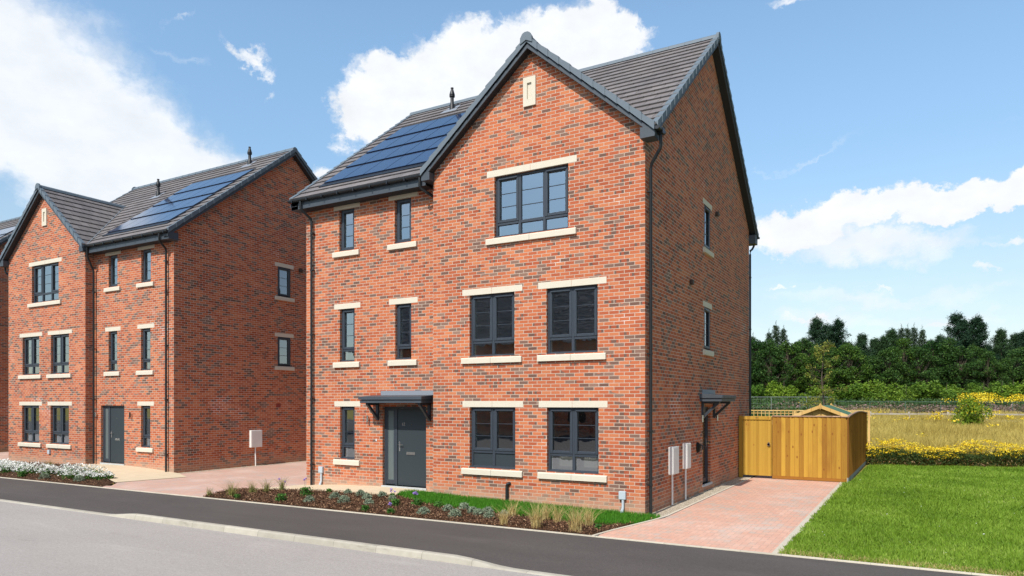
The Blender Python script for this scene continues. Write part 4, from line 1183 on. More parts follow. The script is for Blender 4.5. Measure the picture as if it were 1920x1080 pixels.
Fe = empty('closeboard_fence', (1.0, FY, 0), 0, 'orange-brown closeboard timber fence facing the street, right of the gate', 'fence')
g3 = lambda a, n, z: (a, -n, z)
b_ = MB(); boards(b_, g3, .0, 2.0, .11, 1.885, .125, .02); b_.build('fence_boards', M['fence_x'], Fe)
MB().box((-.01, -.045, 1.882), (2.06, .035, 1.915)).build('capping_rail', M['cap_wood'], Fe, bevel=.004)
MB().box((0, -.018, .02), (2.0, .022, .11)).build('gravel_board', M['fence_y'], Fe)
MB().box((1.95, .03, 0), (2.03, .11, 1.88)).build('fence_post', M['fence_x'], Fe)
MB().box((-.01, .03, 0), (.07, .11, 1.88)).build('fence_post', M['fence_x'], Fe)
Fs = empty('closeboard_fence', (3.05, FY, 0), math.atan2(-.06, 7.7), 'orange-brown closeboard timber fence running back beside the lawn, with an arched top', 'fence')
topz = lambda y: 1.88 + .11 * math.sin(math.pi * min(max(y / 7.7, 0), 1))
g4 = lambda a, n, z: (n, a, z)
b_ = MB(); boards(b_, g4, .0, 7.7, .14, topz, .125, .02); b_.build('fence_boards', M['fence_y'], Fs)
cp = MB(); nn = 16
for i in range(nn):
    p, q = 7.7 * i / nn, 7.7 * (i + 1) / nn; za, zb = topz(p), topz(q)
    cp.hexa([(-.03, p, za), (.05, p, za), (.05, q, zb), (-.03, q, zb), (-.03, p, za + .03), (.05, p, za + .03), (.05, q, zb + .03), (-.03, q, zb + .03)])
cp.build('capping_rail', M['cap_wood'], Fs)
MB().box((-.02, 0, 0), (.018, 7.7, .14)).build('gravel_board', concrete('gravel_board_concrete', (.22, .21, .19), (.36, .34, .31)), Fs)
# trellis-topped fence across the back of the garden
Ft = empty('trellis_fence', (-9.9, 16.4, 0), 0, 'timber fence with square trellis top across the back of the garden', 'fence')
b_ = MB(); boards(b_, g3, 0, 12.95, .05, 1.55, .14, .02); b_.build('fence_boards', M['pale_wood'], Ft)
tl = MB(); tl.box((0, -.03, 1.96), (13.1, .02, 2.0)); tl.box((0, -.03, 1.55), (13.1, .02, 1.59)); tl.box((0, -.02, 1.72), (13.1, 0, 1.745)); tl.box((0, -.02, 1.86), (13.1, 0, 1.885))
for i in range(88): tl.box((i * .15, -.025, 1.59), (i * .15 + .025, -.002, 1.96))
tl.build('trellis', M['pale_wood'], Ft)
for i, px_ in enumerate((0, 2.6, 5.2, 7.8, 10.4, 13.05)): MB().box((px_, -.04, 0), (px_ + .075, .04, 2.0)).build('fence_post', M['pale_wood'], Ft)
# shed
S = empty('garden_shed', (1.95, 12.35, 0), R(-4), 'small timber garden shed with green felt roof rising behind the fence', 'shed')
sw_ = .86; ez, rz_ = 1.86, 2.21; sl_ = 1.75
wl = MB(); wl.quad((-sw_ + .06, 0, 0), (sw_ - .06, 0, 0), (sw_ - .06, 0, ez), (0, 0, rz_ - .04), (-sw_ + .06, 0, ez)); wl.quad((-sw_ + .06, sl_, 0), (sw_ - .06, sl_, 0), (sw_ - .06, sl_, ez), (0, sl_, rz_ - .04), (-sw_ + .06, sl_, ez))
for s_ in (-1, 1): wl.quad((s_ * (sw_ - .06), 0, 0), (s_ * (sw_ - .06), sl_, 0), (s_ * (sw_ - .06), sl_, ez), (s_ * (sw_ - .06), 0, ez))
wl.build('shed_wall', M['pale_wood'], S)
for s_ in (-1, 1):
    MB().hexa([(0, -.14, rz_ - .02), (s_ * sw_ * 1.05, -.14, ez - .03), (s_ * sw_ * 1.05, sl_ + .1, ez - .03), (0, sl_ + .1, rz_ - .02), (0, -.14, rz_), (s_ * sw_ * 1.05, -.14, ez - .01), (s_ * sw_ * 1.05, sl_ + .1, ez - .01), (0, sl_ + .1, rz_)]).build('roof', M['felt'], S)
    MB().hexa([(0, -.165, rz_ - .10), (s_ * sw_ * 1.07, -.165, ez - .115), (s_ * sw_ * 1.07, -.142, ez - .115), (0, -.142, rz_ - .10), (0, -.165, rz_ + .015), (s_ * sw_ * 1.07, -.165, ez + .005), (s_ * sw_ * 1.07, -.142, ez + .005), (0, -.142, rz_ + .015)]).build('barge_board', M['pale_wood'], S)
    MB().hexa([(0, sl_ + .10, rz_ - .08), (s_ * sw_ * 1.07, sl_ + .10, ez - .1), (s_ * sw_ * 1.07, sl_ + .12, ez - .1), (0, sl_ + .12, rz_ - .08), (0, sl_ + .10, rz_ + .015), (s_ * sw_ * 1.07, sl_ + .10, ez + .005), (s_ * sw_ * 1.07, sl_ + .12, ez + .005), (0, sl_ + .12, rz_ + .015)]).build('barge_board', M['pale_wood'], S)
for yy in (-.18, sl_ + .125): MB().prism([(0, yy, rz_ - .16), (.05, yy, rz_ - .04), (.03, yy, rz_ + .03), (0, yy, rz_ + .08), (-.03, yy, rz_ + .03), (-.05, yy, rz_ - .04)], (0, .014, 0)).build('finial', M['pale_wood'], S)

# post and rail fence in the field, and a wire mesh fence behind it
def cam_pt(x, t_):
    u = (x - 960) / 1322
    return CAM[0] + t_ * (FWD[0] + u * math.cos(R(YAW))), CAM[1] + t_ * (FWD[1] + u * math.sin(R(YAW)))


PR = empty('post_and_rail_fence', (0, 0, 0), 0, 'pale weathered post and rail fence crossing the meadow', 'fence')
line = [cam_pt(1560, 46), cam_pt(2250, 44)]
L_ = math.hypot(line[1][0] - line[0][0], line[1][1] - line[0][1]); n = int(L_ / 2.4)
PR.location = (line[0][0], line[0][1], 0); dirx, diry = (line[1][0] - line[0][0]) / L_, (line[1][1] - line[0][1]) / L_
for i in range(n + 1):
    x, y = i * 2.4 * dirx, i * 2.4 * diry; z = float(field_z(np.array(line[0][0] + x), np.array(line[0][1] + y)))
    MB().box((x - .06, y - .06, z - .1), (x + .06, y + .06, z + 1.18)).build('fence_post', M['rail_wood'], PR)
    if i < n:
        x2, y2 = (i + 1) * 2.4 * dirx, (i + 1) * 2.4 * diry; z2 = float(field_z(np.array(line[0][0] + x2), np.array(line[0][1] + y2)))
        for h_ in (.55, .98): MB().hexa([(x, y - .08, z + h_), (x2, y2 - .08, z2 + h_), (x2, y2 - .04, z2 + h_), (x, y - .04, z + h_), (x, y - .08, z + h_ + .10), (x2, y2 - .08, z2 + h_ + .10), (x2, y2 - .04, z2 + h_ + .10), (x, y - .04, z + h_ + .10)]).build('rail', M['rail_wood'], PR)
for nm, xa, ta, xb, tb, hgt, lab in (('mesh_fence', 1380, 50, 1560, 50, 1.95, 'grey wire mesh fence with a thin top rail, just right of the main house'), ('mesh_fence', 1500, 52, 2300, 50, 1.55, 'thin green wire mesh fence behind the meadow')):
    p0, p1 = cam_pt(xa, ta), cam_pt(xb, tb); L_ = math.hypot(p1[0] - p0[0], p1[1] - p0[1]); dx_, dy_ = (p1[0] - p0[0]) / L_, (p1[1] - p0[1]) / L_
    W_ = empty(nm, (p0[0], p0[1], 0), 0, lab, 'fence'); zz = lambda q: float(field_z(np.array(p0[0] + q * dx_), np.array(p0[1] + q * dy_)))
    wm = MB(); q = 0.0
    while q < L_:
        q2 = min(q + 2.5, L_); z1_, z2_ = zz(q), zz(q2)
        for h_ in np.arange(.3, hgt, .3): wm.tube([(q * dx_, q * dy_, z1_ + h_), (q2 * dx_, q2 * dy_, z2_ + h_)], .005, 3)
        for k in np.arange(q, q2, .25): wm.tube([(k * dx_, k * dy_, zz(k)), (k * dx_, k * dy_, zz(k) + hgt)], .0035, 3)
        MB().tube([(q * dx_, q * dy_, z1_ - .1), (q * dx_, q * dy_, z1_ + hgt + .03)], .02, 6).build('fence_post', M['wire'] if hgt < 1.8 else M['galv'], W_)
        q += 2.5
    wm.build('wire_mesh', M['wire'] if hgt < 1.8 else M['galv'], W_)
    MB().tube([(0, 0, zz(0) + hgt), (L_ / 2 * dx_, L_ / 2 * dy_, zz(L_ / 2) + hgt), (L_ * dx_, L_ * dy_, zz(L_) + hgt)], .022 if hgt > 1.8 else .014, 5).build('top_rail', M['galv'] if hgt > 1.8 else M['wire'], W_)


# ------------------------------------------------------------------ vegetation
def in_rect(n, x0, x1, y0, y1): return np.stack([rng.uniform(x0, x1, n), rng.uniform(y0, y1, n)], 1)


def scatter(poly, n):
    P = np.array(poly); x0, y0 = P.min(0); x1, y1 = P.max(0); f = inpoly(poly); out = np.zeros((0, 2))
    while len(out) < n:
        q = in_rect(n, x0, x1, y0, y1); out = np.concatenate([out, q[f(q[:, 0], q[:, 1])]])
    return out[:n]


# bark mulch
for poly, zf, n in ((BED, bed_z, 27000), ([p for p in BEDN], bedN_z, 14000)):
    q = scatter(poly, n); q = q[~inpoly(TURF)(q[:, 0], q[:, 1])]; q[:, 1] = np.maximum(q[:, 1], edge_y(q[:, 0]) + .075)
    pos = np.stack([q[:, 0], q[:, 1], zf(q[:, 0], q[:, 1]) + .018 + rng.uniform(0, .045, len(q))], 1)
    V, F = leaves(pos, .023, .9, .42); o = fastmesh('bark_chips', V, F, rng.uniform(0, 1, len(F)), M['mulch'])
    tag(o, 'brown bark mulch covering the planting bed ' + ('before the main house' if n > 20000 else 'before the left house'), 'bark mulch', kind='stuff')
# turf strip blades
q = scatter([(x, min(y, .0)) for x, y in TURF], 26000)
pos = np.stack([q[:, 0], q[:, 1], bed_z(q[:, 0], q[:, 1]) + .015], 1)
V, F, own = blades(pos, .085, .012, .35); o = fastmesh('turf_grass', V, F, rng.uniform(0, 1, len(F)), M['turf_blades']); tag(o, 'bright green turf along the foot of the main house', 'grass', kind='stuff')
# lawn blades, denser near the camera
LB = [(2.95, -2.45), (14, -2.35), (16, 20.5), (8.0, 16.9), (3.25, 15.3), (3.12, 8.7), (2.95, 8.6)]
q = scatter(LB, 330000); dcam = np.hypot(q[:, 0] - CAM[0], q[:, 1] - CAM[1]); keep = rng.uniform(0, 1, len(q)) < np.clip((15 / dcam) ** 1.3, 0, 1); q = q[keep]; dcam = dcam[keep]
clump = .5 + .5 * np.sin(q[:, 0] * 3.1 + 1.3 * np.sin(q[:, 1] * 2.3)) * np.sin(q[:, 1] * 2.7 + 1.1 * np.sin(q[:, 0] * 1.7))
hh = (.045 + .035 * clump) * rng.uniform(.6, 1.3, len(q)); pos = np.stack([q[:, 0], q[:, 1], 0 * dcam], 1)
V, F, own = blades(pos, hh, .007 + .0007 * dcam, .75)
rn = np.clip(rng.beta(2, 2.6, len(F)) * .85 + .12 * (clump[own] - .5), 0, .95); rn[rng.uniform(0, 1, len(F)) < .03] = 1.0
o = fastmesh('lawn_grass', V, F, rn, M['lawn_blades']); tag(o, 'mown green lawn to the right of the driveway', 'grass', kind='stuff')
q = scatter([(3.1, -2.3), (12, -2.2), (13, 14), (3.4, 14)], 90); V, F = leaves(np.stack([q[:, 0], q[:, 1], np.full(90, .055)], 1), .016, 2, .7)
o = fastmesh('lawn_clover', V, F, rng.uniform(0, 1, 90), M['whitefl']); tag(o, 'tiny white clover heads and litter specks in the lawn', 'clover', kind='stuff')
# a few dry blades along the footway edge
q = in_rect(5000, 2.95, 11, 0, .35); q[:, 1] += edge_y(q[:, 0]) + .07
V, F, own = blades(np.stack([q[:, 0], q[:, 1], 0 * q[:, 0]], 1), .05, .010, 1.0); o = fastmesh('dry_grass', V, F, rng.uniform(0, 1, len(F)), M['straw']); tag(o, 'thin dry grass along the lawn edge by the footway', 'grass', kind='stuff')


# --- single plants
def plant(kind, x, y, s_, zf, label, cat, group, flowers=0):
    z = float(zf(np.array(x), np.array(y))) + .02
    if kind == 'silver':
        n = int(330 * s_ + 160); a = rng.normal(0, 1, (n, 3)); a[:, 2] = np.abs(a[:, 2]); a /= np.linalg.norm(a, axis=1)[:, None]
        rr = rng.uniform(.45, 1, n)[:, None] ** .5; pos = a * rr * np.array([.15, .15, .18]) * s_
        pos *= (1 + .18 * np.sin(7 * np.arctan2(a[:, 1], a[:, 0])) * (1 - a[:, 2]))[:, None]
        V, F = leaves(pos, .030, .8, .32); m_ = M['silver']; nm = 'silver_shrub'
    elif kind == 'straw' or kind == 'olive':
        n = int(115 * s_); r_ = rng.normal(0, .030, (n, 2)) * (.6 + .6 * s_)
        pos = np.concatenate([r_, np.zeros((n, 1))], 1); V, F, own = blades(pos, .42 * s_, .008, .50, 4, .3)
        m_ = M['straw'] if kind == 'straw' else M['olive_grass']; nm = 'ornamental_grass'
    else:
        n = int(240 * s_ + 80); a = rng.normal(0, 1, (n, 3)); a[:, 2] = np.abs(a[:, 2]) * 1.2; pos = np.clip(a, -1.9, 1.9) * np.array([.055, .055, .08]) * s_
        V, F = leaves(pos, .032, .6, .5); m_ = M['perennial']; nm = 'flowering_perennial' if flowers else 'leafy_perennial'
    rn = rng.beta(2, 2, len(F))
    if flowers:
        T = empty(nm, (x, y, z)); tag(T, label, cat, group)
        fastmesh('foliage', V, F, rn, m_, T)
        for k in range(flowers):
            a = rng.uniform(0, 6.28); r_ = rng.uniform(.02, .11) * s_; h_ = rng.uniform(.20, .30) * (s_ + .15); c_ = np.array([r_ * math.cos(a), r_ * math.sin(a), h_])
            o = MB().tube([(c_[0] * .3, c_[1] * .3, .02), tuple(c_)], .003, 4).build('flower_stem', M['perennial'], T)
            V, F = leaves(c_ + rng.normal(0, .012, (26, 3)), .016, .5, .8); fastmesh('flower', V, F, rng.uniform(0, 1, len(F)), M['purple'], o)
    else:
        o = fastmesh(nm, V, F, rn, m_); o.location = (x, y, z); tag(o, label, cat, group)


def gz(px_, py_, z=.0, n=4):
    """offline helper result is baked below; kept for plant positions in metres"""
    return px_


PL = [  # kind, x, y, size, flowers, label
    ('olive', -10.21, -2.46, .55, 0, 'small green grass tuft at the far left tip of the front bed'),
    ('olive', -9.65, -2.27, 1.0, 0, 'upright olive grass clump, second from the left in the front bed'),
    ('green', -9.22, -2.45, .6, 0, 'low green plant at the foot of the upright olive grass clump'),
    ('olive', -9.66, -1.65, .85, 0, 'left half of the paired olive grass clumps in the front bed'),
    ('olive', -9.40, -1.42, .9, 0, 'right half of the paired olive grass clumps in the front bed'),
    ('olive', -9.20, -1.10, .9, 2, 'olive grass clump with purple flower, above a leafy green plant'),
    ('green', -7.93, -2.27, 1.0, 0, 'leafy green plant directly in front of the olive grass with the purple flower'),
    ('green', -7.90, -1.54, 1.25, 2, 'bushy green perennial with purple flowers near the left house corner'),
    ('silver', -7.25, -2.07, .85, 0, 'silver shrub in front of the bushy perennial near the left corner'),
    ('green', -7.68, -1.00, .5, 0, 'tiny green plant beside the paving, below the narrow ground floor window'),
    ('silver', -6.99, -1.52, .80, 0, 'silver shrub, rear one of a tight pair left of the front door'),
    ('silver', -6.40, -1.85, .95, 0, 'silver shrub, front one of a tight pair left of the front door'),
    ('silver', -7.05, -1.02, .65, 0, 'small silver shrub at the paving edge left of the front door'),
    ('silver', -6.60, -1.08, .75, 0, 'rear silver shrub of the trio in front of the door sidelight'),
    ('silver', -6.16, -1.36, .80, 0, 'middle silver shrub of the trio in front of the door sidelight'),
    ('silver', -5.72, -1.79, .75, 0, 'front silver shrub of the trio in front of the door sidelight'),
    ('green', -5.28, -2.40, .7, 0, 'small green plant near the footway left of the front door'),
    ('silver', -6.03, -0.98, .70, 0, 'silver shrub beside pink flowers below the front door'),
    ('green', -5.75, -0.95, .5, 3, 'low perennial with pink-purple flowers below the front door'),
    ('silver', -5.55, -1.20, .65, 0, 'silver shrub above a green plant in line with the front door'),
    ('green', -5.10, -1.64, .9, 0, 'leafy green plant in line with the front door handle'),
    ('green', -4.60, -2.40, .6, 1, 'small green plant near the footway in line with the front door'),
    ('green', -4.66, -1.44, .9, 4, 'green perennial with several purple blooms beside the turf tip'),
    ('silver', -3.96, -2.14, .85, 0, 'lone silver shrub in front of the purple blooms by the turf'),
    ('green', -4.13, -1.40, .75, 0, 'wispy green plant at the turf edge right of the purple blooms'),
    ('silver', -3.71, -1.63, .80, 0, 'left silver shrub of the pair below the left ground floor window'),
    ('silver', -3.20, -2.10, .90, 0, 'right silver shrub of the pair below the left ground floor window'),
    ('silver', -3.49, -1.35, .85, 0, 'upper silver shrub of the pair nearest the black drain pipe'),
    ('silver', -3.12, -1.60, .75, 0, 'lower silver shrub of the pair nearest the black drain pipe'),
    ('silver', -2.89, -1.70, .75, 0, 'left silver shrub of the pair just left of the straw grasses'),
    ('silver', -2.54, -1.89, .75, 0, 'right silver shrub of the pair just left of the straw grasses'),
    ('silver', -2.84, -1.45, .75, 0, 'silver shrub behind the leftmost straw grass clump'),
    ('silver', -2.41, -1.52, .60, 0, 'small silver shrub between the first and second straw grasses'),
    ('straw', -1.91, -2.40, .85, 0, 'leftmost straw-coloured grass clump in the front bed'),
    ('straw', -2.24, -1.50, .80, 0, 'straw grass clump at the turf edge, second from the left'),
    ('straw', -1.24, -2.36, 1.25, 0, 'tall straw grass clump near the footway, left of the tallest'),
    ('straw', -1.42, -1.62, .95, 0, 'straw grass clump against the turf between the two tall ones'),
    ('straw', -1.15, -1.66, .85, 0, 'thin straw grass clump just left of the tallest one'),
    ('straw', -0.45, -2.36, 1.35, 0, 'tallest straw grass clump in the front bed'),
    ('straw', -0.48, -1.75, 1.0, 0, 'rightmost straw grass clump, below the right ground floor window'),
    ('green', -0.22, -1.90, .45, 0, 'tiny green plant at the right tip of the front bed'),
]
for k, x, y, s_, fl, lab in PL:
    cat = {'silver': 'shrub', 'straw': 'ornamental grass', 'olive': 'ornamental grass', 'green': 'perennial'}[k]
    plant(k, x, y, s_, bed_z, lab, cat, {'silver': 'silver shrubs in the front bed', 'straw': 'straw grasses in the front bed', 'olive': 'olive grasses in the front bed', 'green': 'green plants in the front bed'}[k], fl)
for k, x, y, s_, lab in (('green', -19.2, -2.35, 1.0, 'low green plant in front of the white flowers at far left'), ('silver', -17.9, -2.35, 1.0, 'left silver shrub in front of the white flowers'), ('silver', -16.35, -2.2, 1.0, 'right silver shrub at the end of the white flowers'), ('olive', -20.3, -1.0, .8, 'green grass tuft poking above the white flowers near the door')):
    plant(k, x, y, s_, bedN_z, lab, {'silver': 'shrub', 'olive': 'ornamental grass', 'green': 'perennial'}[k], 'plants in the left bed')
# white flower drift
xs_ = np.linspace(-30, -16.2, 60); cen = []
for i in range(150):
    x = rng.uniform(-30, -16.2); y = -1.62 + .10 * math.sin(x * 1.3) + rng.uniform(-.42, .42); cen.append((x, y, rng.uniform(.20, .34)))
lp = []; fp = []
for x, y, r_ in cen:
    if x > -17: r_ *= .7
    z = float(bedN_z(np.array(x), np.array(y))); a = rng.normal(0, 1, (260, 3)); a[:, 2] = np.abs(a[:, 2]); a /= np.linalg.norm(a, axis=1)[:, None]
    lp.append(np.array([x, y, z]) + a[:120] * r_ * rng.uniform(.4, .95, (120, 1)) * np.array([1, 1, .9])); fp.append(np.array([x, y, z + .02]) + a[120:] * r_ * rng.uniform(.92, 1.08, (140, 1)) * np.array([1, 1, .95]))
lp = np.concatenate(lp); fp = np.concatenate(fp); fp = fp[(fp[:, 2] > .12)]
V, F = leaves(lp, .035, .5, .5); o = fastmesh('white_flowers', V, F, rng.uniform(0, 1, len(F)), M['perennial']); tag(o, 'low drift of massed white flowers before the left house', 'flowers', kind='stuff')
V, F = leaves(fp, .028, 1.6, .9); fastmesh('petals', V, F, rng.uniform(0, 1, len(F)), M['whitefl'], o)

# yellow flowering bank behind the lawn
def bank_pt(s_): # along the back edge of the lawn
    return np.stack([3.3 + s_ * .94, 15.45 + s_ * .335], 1)


n = 46000; s_ = rng.uniform(-.3, 20, n); b0 = bank_pt(s_); off = rng.uniform(0, 1.5, n)
hmax = (.52 + .13 * np.sin(s_ * 2.1) * np.sin(s_ * .9 + 1)) * (1 - .25 * off / 2.0); z = rng.uniform(0, 1, n) ** .8 * hmax
pos = np.stack([b0[:, 0] - off * .335, b0[:, 1] + off * .94, z], 1)
V, F = leaves(pos, .05, .4, .35); rn = np.clip(rng.beta(2, 2.4, n) * .85, 0, 1); rn[rng.uniform(0, 1, n) < .10 * (z < .25)] = .97
o = fastmesh('yellow_flower_bank', V, F, rn, M['hedge']); tag(o, 'bank of yellow ragwort-like flowers along the back of the lawn', 'flowers', kind='stuff')
nc = 1300; sc_ = rng.uniform(-.3, 20, nc); bc = bank_pt(sc_); oc = rng.uniform(0, 1.1, nc); zc = rng.uniform(.36, .86, nc) * (.92 + .2 * np.sin(sc_ * 1.9)) ; 
cp_ = np.stack([bc[:, 0] - oc * .335, bc[:, 1] + oc * .94, zc], 1)
fp = (cp_[:, None, :] + rng.normal(0, 1, (nc, 20, 3)) * np.array([.09, .09, .022])).reshape(-1, 3)
V, F = leaves(fp, .026, 1.5, .9); fastmesh('flower_heads', V, F, rng.uniform(0, 1, len(F)), M['yellow'], o)
V, F, own = blades(np.repeat(cp_ * np.array([1, 1, 0]) + np.array([0, 0, .3]), 2, 0) + rng.normal(0, .02, (nc * 2, 3)) * np.array([1, 1, 0]), np.repeat(zc - .3, 2), .012, .05); fastmesh('stems', V, F, rng.uniform(.2, .6, len(F)), M['hedge'], o)

# meadow grass between the bank and the far fence
n = 190000; t_ = 26.0 + 26 * rng.uniform(0, 1, n) ** .75; u_ = rng.uniform(.32, .95, n)
X = CAM[0] + t_ * (FWD[0] + u_ * math.cos(R(YAW))); Y = CAM[1] + t_ * (FWD[1] + u_ * math.sin(R(YAW)))
bx_ = (X - 3.3) * .94 + (Y - 15.45) * .335; by_ = -(X - 3.3) * .335 + (Y - 15.45) * .94
ok = (by_ > .9) & ((X > 3.6) | (Y > 17)); X, Y, t2 = X[ok], Y[ok], t_[ok]
pos = np.stack([X, Y, field_z(X, Y) - .05], 1)
V, F, own = blades(pos, .90 + .22 * np.sin(X * .8) * np.sin(Y * .6), .010 + .0006 * t2, .38, 2, .1)
cl = .5 + .5 * np.sin(X * .55 + 2 * np.sin(Y * .21)) * np.sin(Y * .4)
rn = np.clip(rng.beta(2, 2, len(F)) * .75 + .18 * cl[own], 0, .9); gr_ = rng.uniform(0, 1, len(F)) < .06 + .30 * (np.clip((t2[own] - 36) / 12, 0, 1)) * (cl[own] > .55); rn[gr_] = 1.0
o = fastmesh('meadow_grass', V, F, rn, M['meadow']); tag(o, 'tall straw-coloured meadow grass beyond the flower bank', 'grass', kind='stuff')
# scattered ragwort heads in the meadow
nc = 60; tt = rng.uniform(28, 50, nc) ; uu = rng.uniform(.46, .80, nc); k = rng.uniform(0, 1, nc) < .22; tt[~k] = rng.uniform(42, 49, (~k).sum())
cx_ = CAM[0] + tt * (FWD[0] + uu * math.cos(R(YAW))); cy2 = CAM[1] + tt * (FWD[1] + uu * math.sin(R(YAW))); cz = field_z(cx_, cy2) + rng.uniform(.75, 1.15, nc)
fp = (np.stack([cx_, cy2, cz], 1)[:, None, :] + rng.normal(0, 1, (nc, 26, 3)) * np.array([.13, .13, .05])).reshape(-1, 3)
V, F = leaves(fp, .045, 1.2, .9); o = fastmesh('meadow_flowers', V, F, rng.uniform(0, 1, len(F)), M['yellow']); tag(o, 'scattered yellow flower heads standing in the meadow', 'flowers', kind='stuff')
# rough ground cover behind: willowherb then bramble
def cover(name, n, ta, tb, ua, ub, h0, h1, size, m_, label, cat):
    t_ = rng.uniform(ta, tb, n); u_ = rng.uniform(ua, ub, n); X = CAM[0] + t_ * (FWD[0] + u_ * math.cos(R(YAW))); Y = CAM[1] + t_ * (FWD[1] + u_ * math.sin(R(YAW)))
    hm = h0 + (h1 - h0) * (.5 + .5 * np.sin(X * .9 + np.sin(Y)) * np.sin(Y * .7 + 1.5 * np.sin(X * .33)))
    pos = np.stack([X, Y, field_z(X, Y) + hm * rng.uniform(0, 1, n) ** .6], 1); V, F = leaves(pos, size, .5, .55)
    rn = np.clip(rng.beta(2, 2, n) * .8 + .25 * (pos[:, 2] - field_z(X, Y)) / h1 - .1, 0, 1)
    o = fastmesh(name, V, F, rn, m_); tag(o, label, cat, kind='stuff')


cover('willowherb', 24000, 50, 60, .30, .95, .5, 1.2, .10, M['willowherb'], 'pinkish seeding willowherb behind the meadow fence', 'wildflowers')
cover('bramble_cover', 52000, 55, 92, .24, .98, .3, 1.1, .15, M['bramble'], 'dark green bramble and scrub on the slope below the trees', 'scrub')
cover('bramble_cover', 16000, 38, 54, .27, .44, .6, 1.5, .12, M['bramble'], 'green weeds behind the garden fence beside the main house', 'weeds')
nk = 46; tk = rng.uniform(60, 76, nk); uk = rng.normal(.675, .025, nk); uk[:10] = rng.normal(.725, .012, 10)
t_ = np.repeat(tk, 40) + rng.normal(0, .5, nk * 40); u_ = np.repeat(uk, 40) + rng.normal(0, .005, nk * 40); X = CAM[0] + t_ * (FWD[0] + u_ * math.cos(R(YAW))); Y = CAM[1] + t_ * (FWD[1] + u_ * math.sin(R(YAW)))
V, F = leaves(np.stack([X, Y, field_z(X, Y) + rng.uniform(.9, 1.35, nk * 40)], 1), .07, 1, .9); o = fastmesh('yellow_wildflowers', V, F, rng.uniform(0, 1, nk * 40), M['yellow']); tag(o, 'distant drift of golden flowers behind the round shrub', 'flowers', kind='stuff')


# --- trees
def tree_mesh(kind):
    """leaf positions for a unit tree: returns pos, leaf size, up, aspect, material, trunk path list, trunk radii"""
    P = []; br = []
    if kind in ('pine', 'pine2'):
        H_ = 13.0; r0 = .20; base = 4.6 if kind == 'pine' else 2.0
        for i in range(95):
            z = base + (H_ - base) * (i / 95) ** .9; a = rng.uniform(0, 6.28); k = 1 - (z - base) / (H_ - base)
            L = (.35 + 2.7 * k ** .8 * rng.uniform(.5, 1.2)) * (.75 if k > .9 else 1); rise = rng.uniform(.25, .75) * L
            e = np.array([L * math.cos(a), L * math.sin(a), z + rise]); s0 = np.array([0, 0, z]); br.append((s0, e, .05))
            P.append(e + rng.normal(0, 1, (22, 3)) * np.array([.10, .10, .32]) + np.array([0, 0, .3]))
            for q in range(int(9 + 5 * L)):
                c = s0 + (e - s0) * rng.uniform(.35, 1.05) + rng.normal(0, .22, 3); P.append(c + rng.normal(0, .17, (15, 3)) * np.array([1, 1, .8]) + np.array([0, 0, .1]))
        P.append(np.array([0, 0, H_ + .5]) + rng.normal(0, .2, (60, 3)) * np.array([.6, .6, 1.8])); sz = (.15, .8, .28, M['pine'])
        if kind == 'pine':
            for i in range(16): z = rng.uniform(1.5, 5.5); a = rng.uniform(0, 6.28); L = rng.uniform(.6, 1.9); br.append((np.array([0, 0, z]), np.array([L * math.cos(a), L * math.sin(a), z + rng.uniform(-.3, .3)]), .03))
    elif kind == 'spruce':
        H_ = 12.5; r0 = .16
        for i in range(110):
            z = 1.2 + (H_ - 1.2) * (i / 110); a = i * 2.4 + rng.uniform(-.3, .3); k = 1 - z / H_; L = .25 + 2.3 * k ** .8 * rng.uniform(.75, 1.2)
            e = np.array([L * math.cos(a), L * math.sin(a), z - .10 * L]); s0 = np.array([0, 0, z])
            for q in range(int(5 + 9 * L)): c = s0 + (e - s0) * rng.uniform(.2, 1.0); P.append(c + rng.normal(0, .13, (9, 3)) + np.array([0, 0, -.05]))
        P.append(np.array([0, 0, H_ + .2]) + rng.normal(0, .10, (30, 3)) * np.array([.5, .5, 3.0])); sz = (.14, .2, .28, M['spruce'])
    elif kind in ('broad', 'broad2'):
        H_ = 8.5; r0 = .16; cs = []
        for i in range(84 if kind == 'broad' else 70):
            a = rng.uniform(0, 6.28); z = rng.uniform(.12, 1) * H_; k = math.sin(min(1, (z / H_) * 1.05) * math.pi * .86 + .28); r_ = 2.7 * k * rng.uniform(.45, 1) ** .6
            cs.append(np.array([r_ * math.cos(a), r_ * math.sin(a), z])); br.append((np.array([0, 0, z * .55]), cs[-1], .05))
        for c in cs:
            rad = rng.uniform(.40, .80); n = int(190 * rad); d = rng.normal(0, 1, (n, 3)); d /= np.linalg.norm(d, axis=1)[:, None]; P.append(c + d * rad * rng.uniform(.6, 1.05, (n, 1)) * np.array([1, 1, .8]))
        sz = (.13, .6, .55, M['broad'])
    elif kind == 'bush':
        H_ = 2.6; r0 = .05; cs = []
        for i in range(22):
            a = rng.uniform(0, 6.28); z = rng.uniform(.1, 1) * H_ * .85; r_ = 1.6 * math.sqrt(max(0, 1 - (z / H_) ** 2)) * rng.uniform(.2, 1); cs.append(np.array([r_ * math.cos(a), r_ * math.sin(a), z]))
        for c in cs:
            rad = rng.uniform(.35, .6); n = int(260 * rad); d = rng.normal(0, 1, (n, 3)); d /= np.linalg.norm(d, axis=1)[:, None]; P.append(c + d * rad * rng.uniform(.6, 1.1, (n, 1)))
        sz = (.12, .6, .5, M['bush'])
    return np.concatenate(P), sz, br, H_, r0


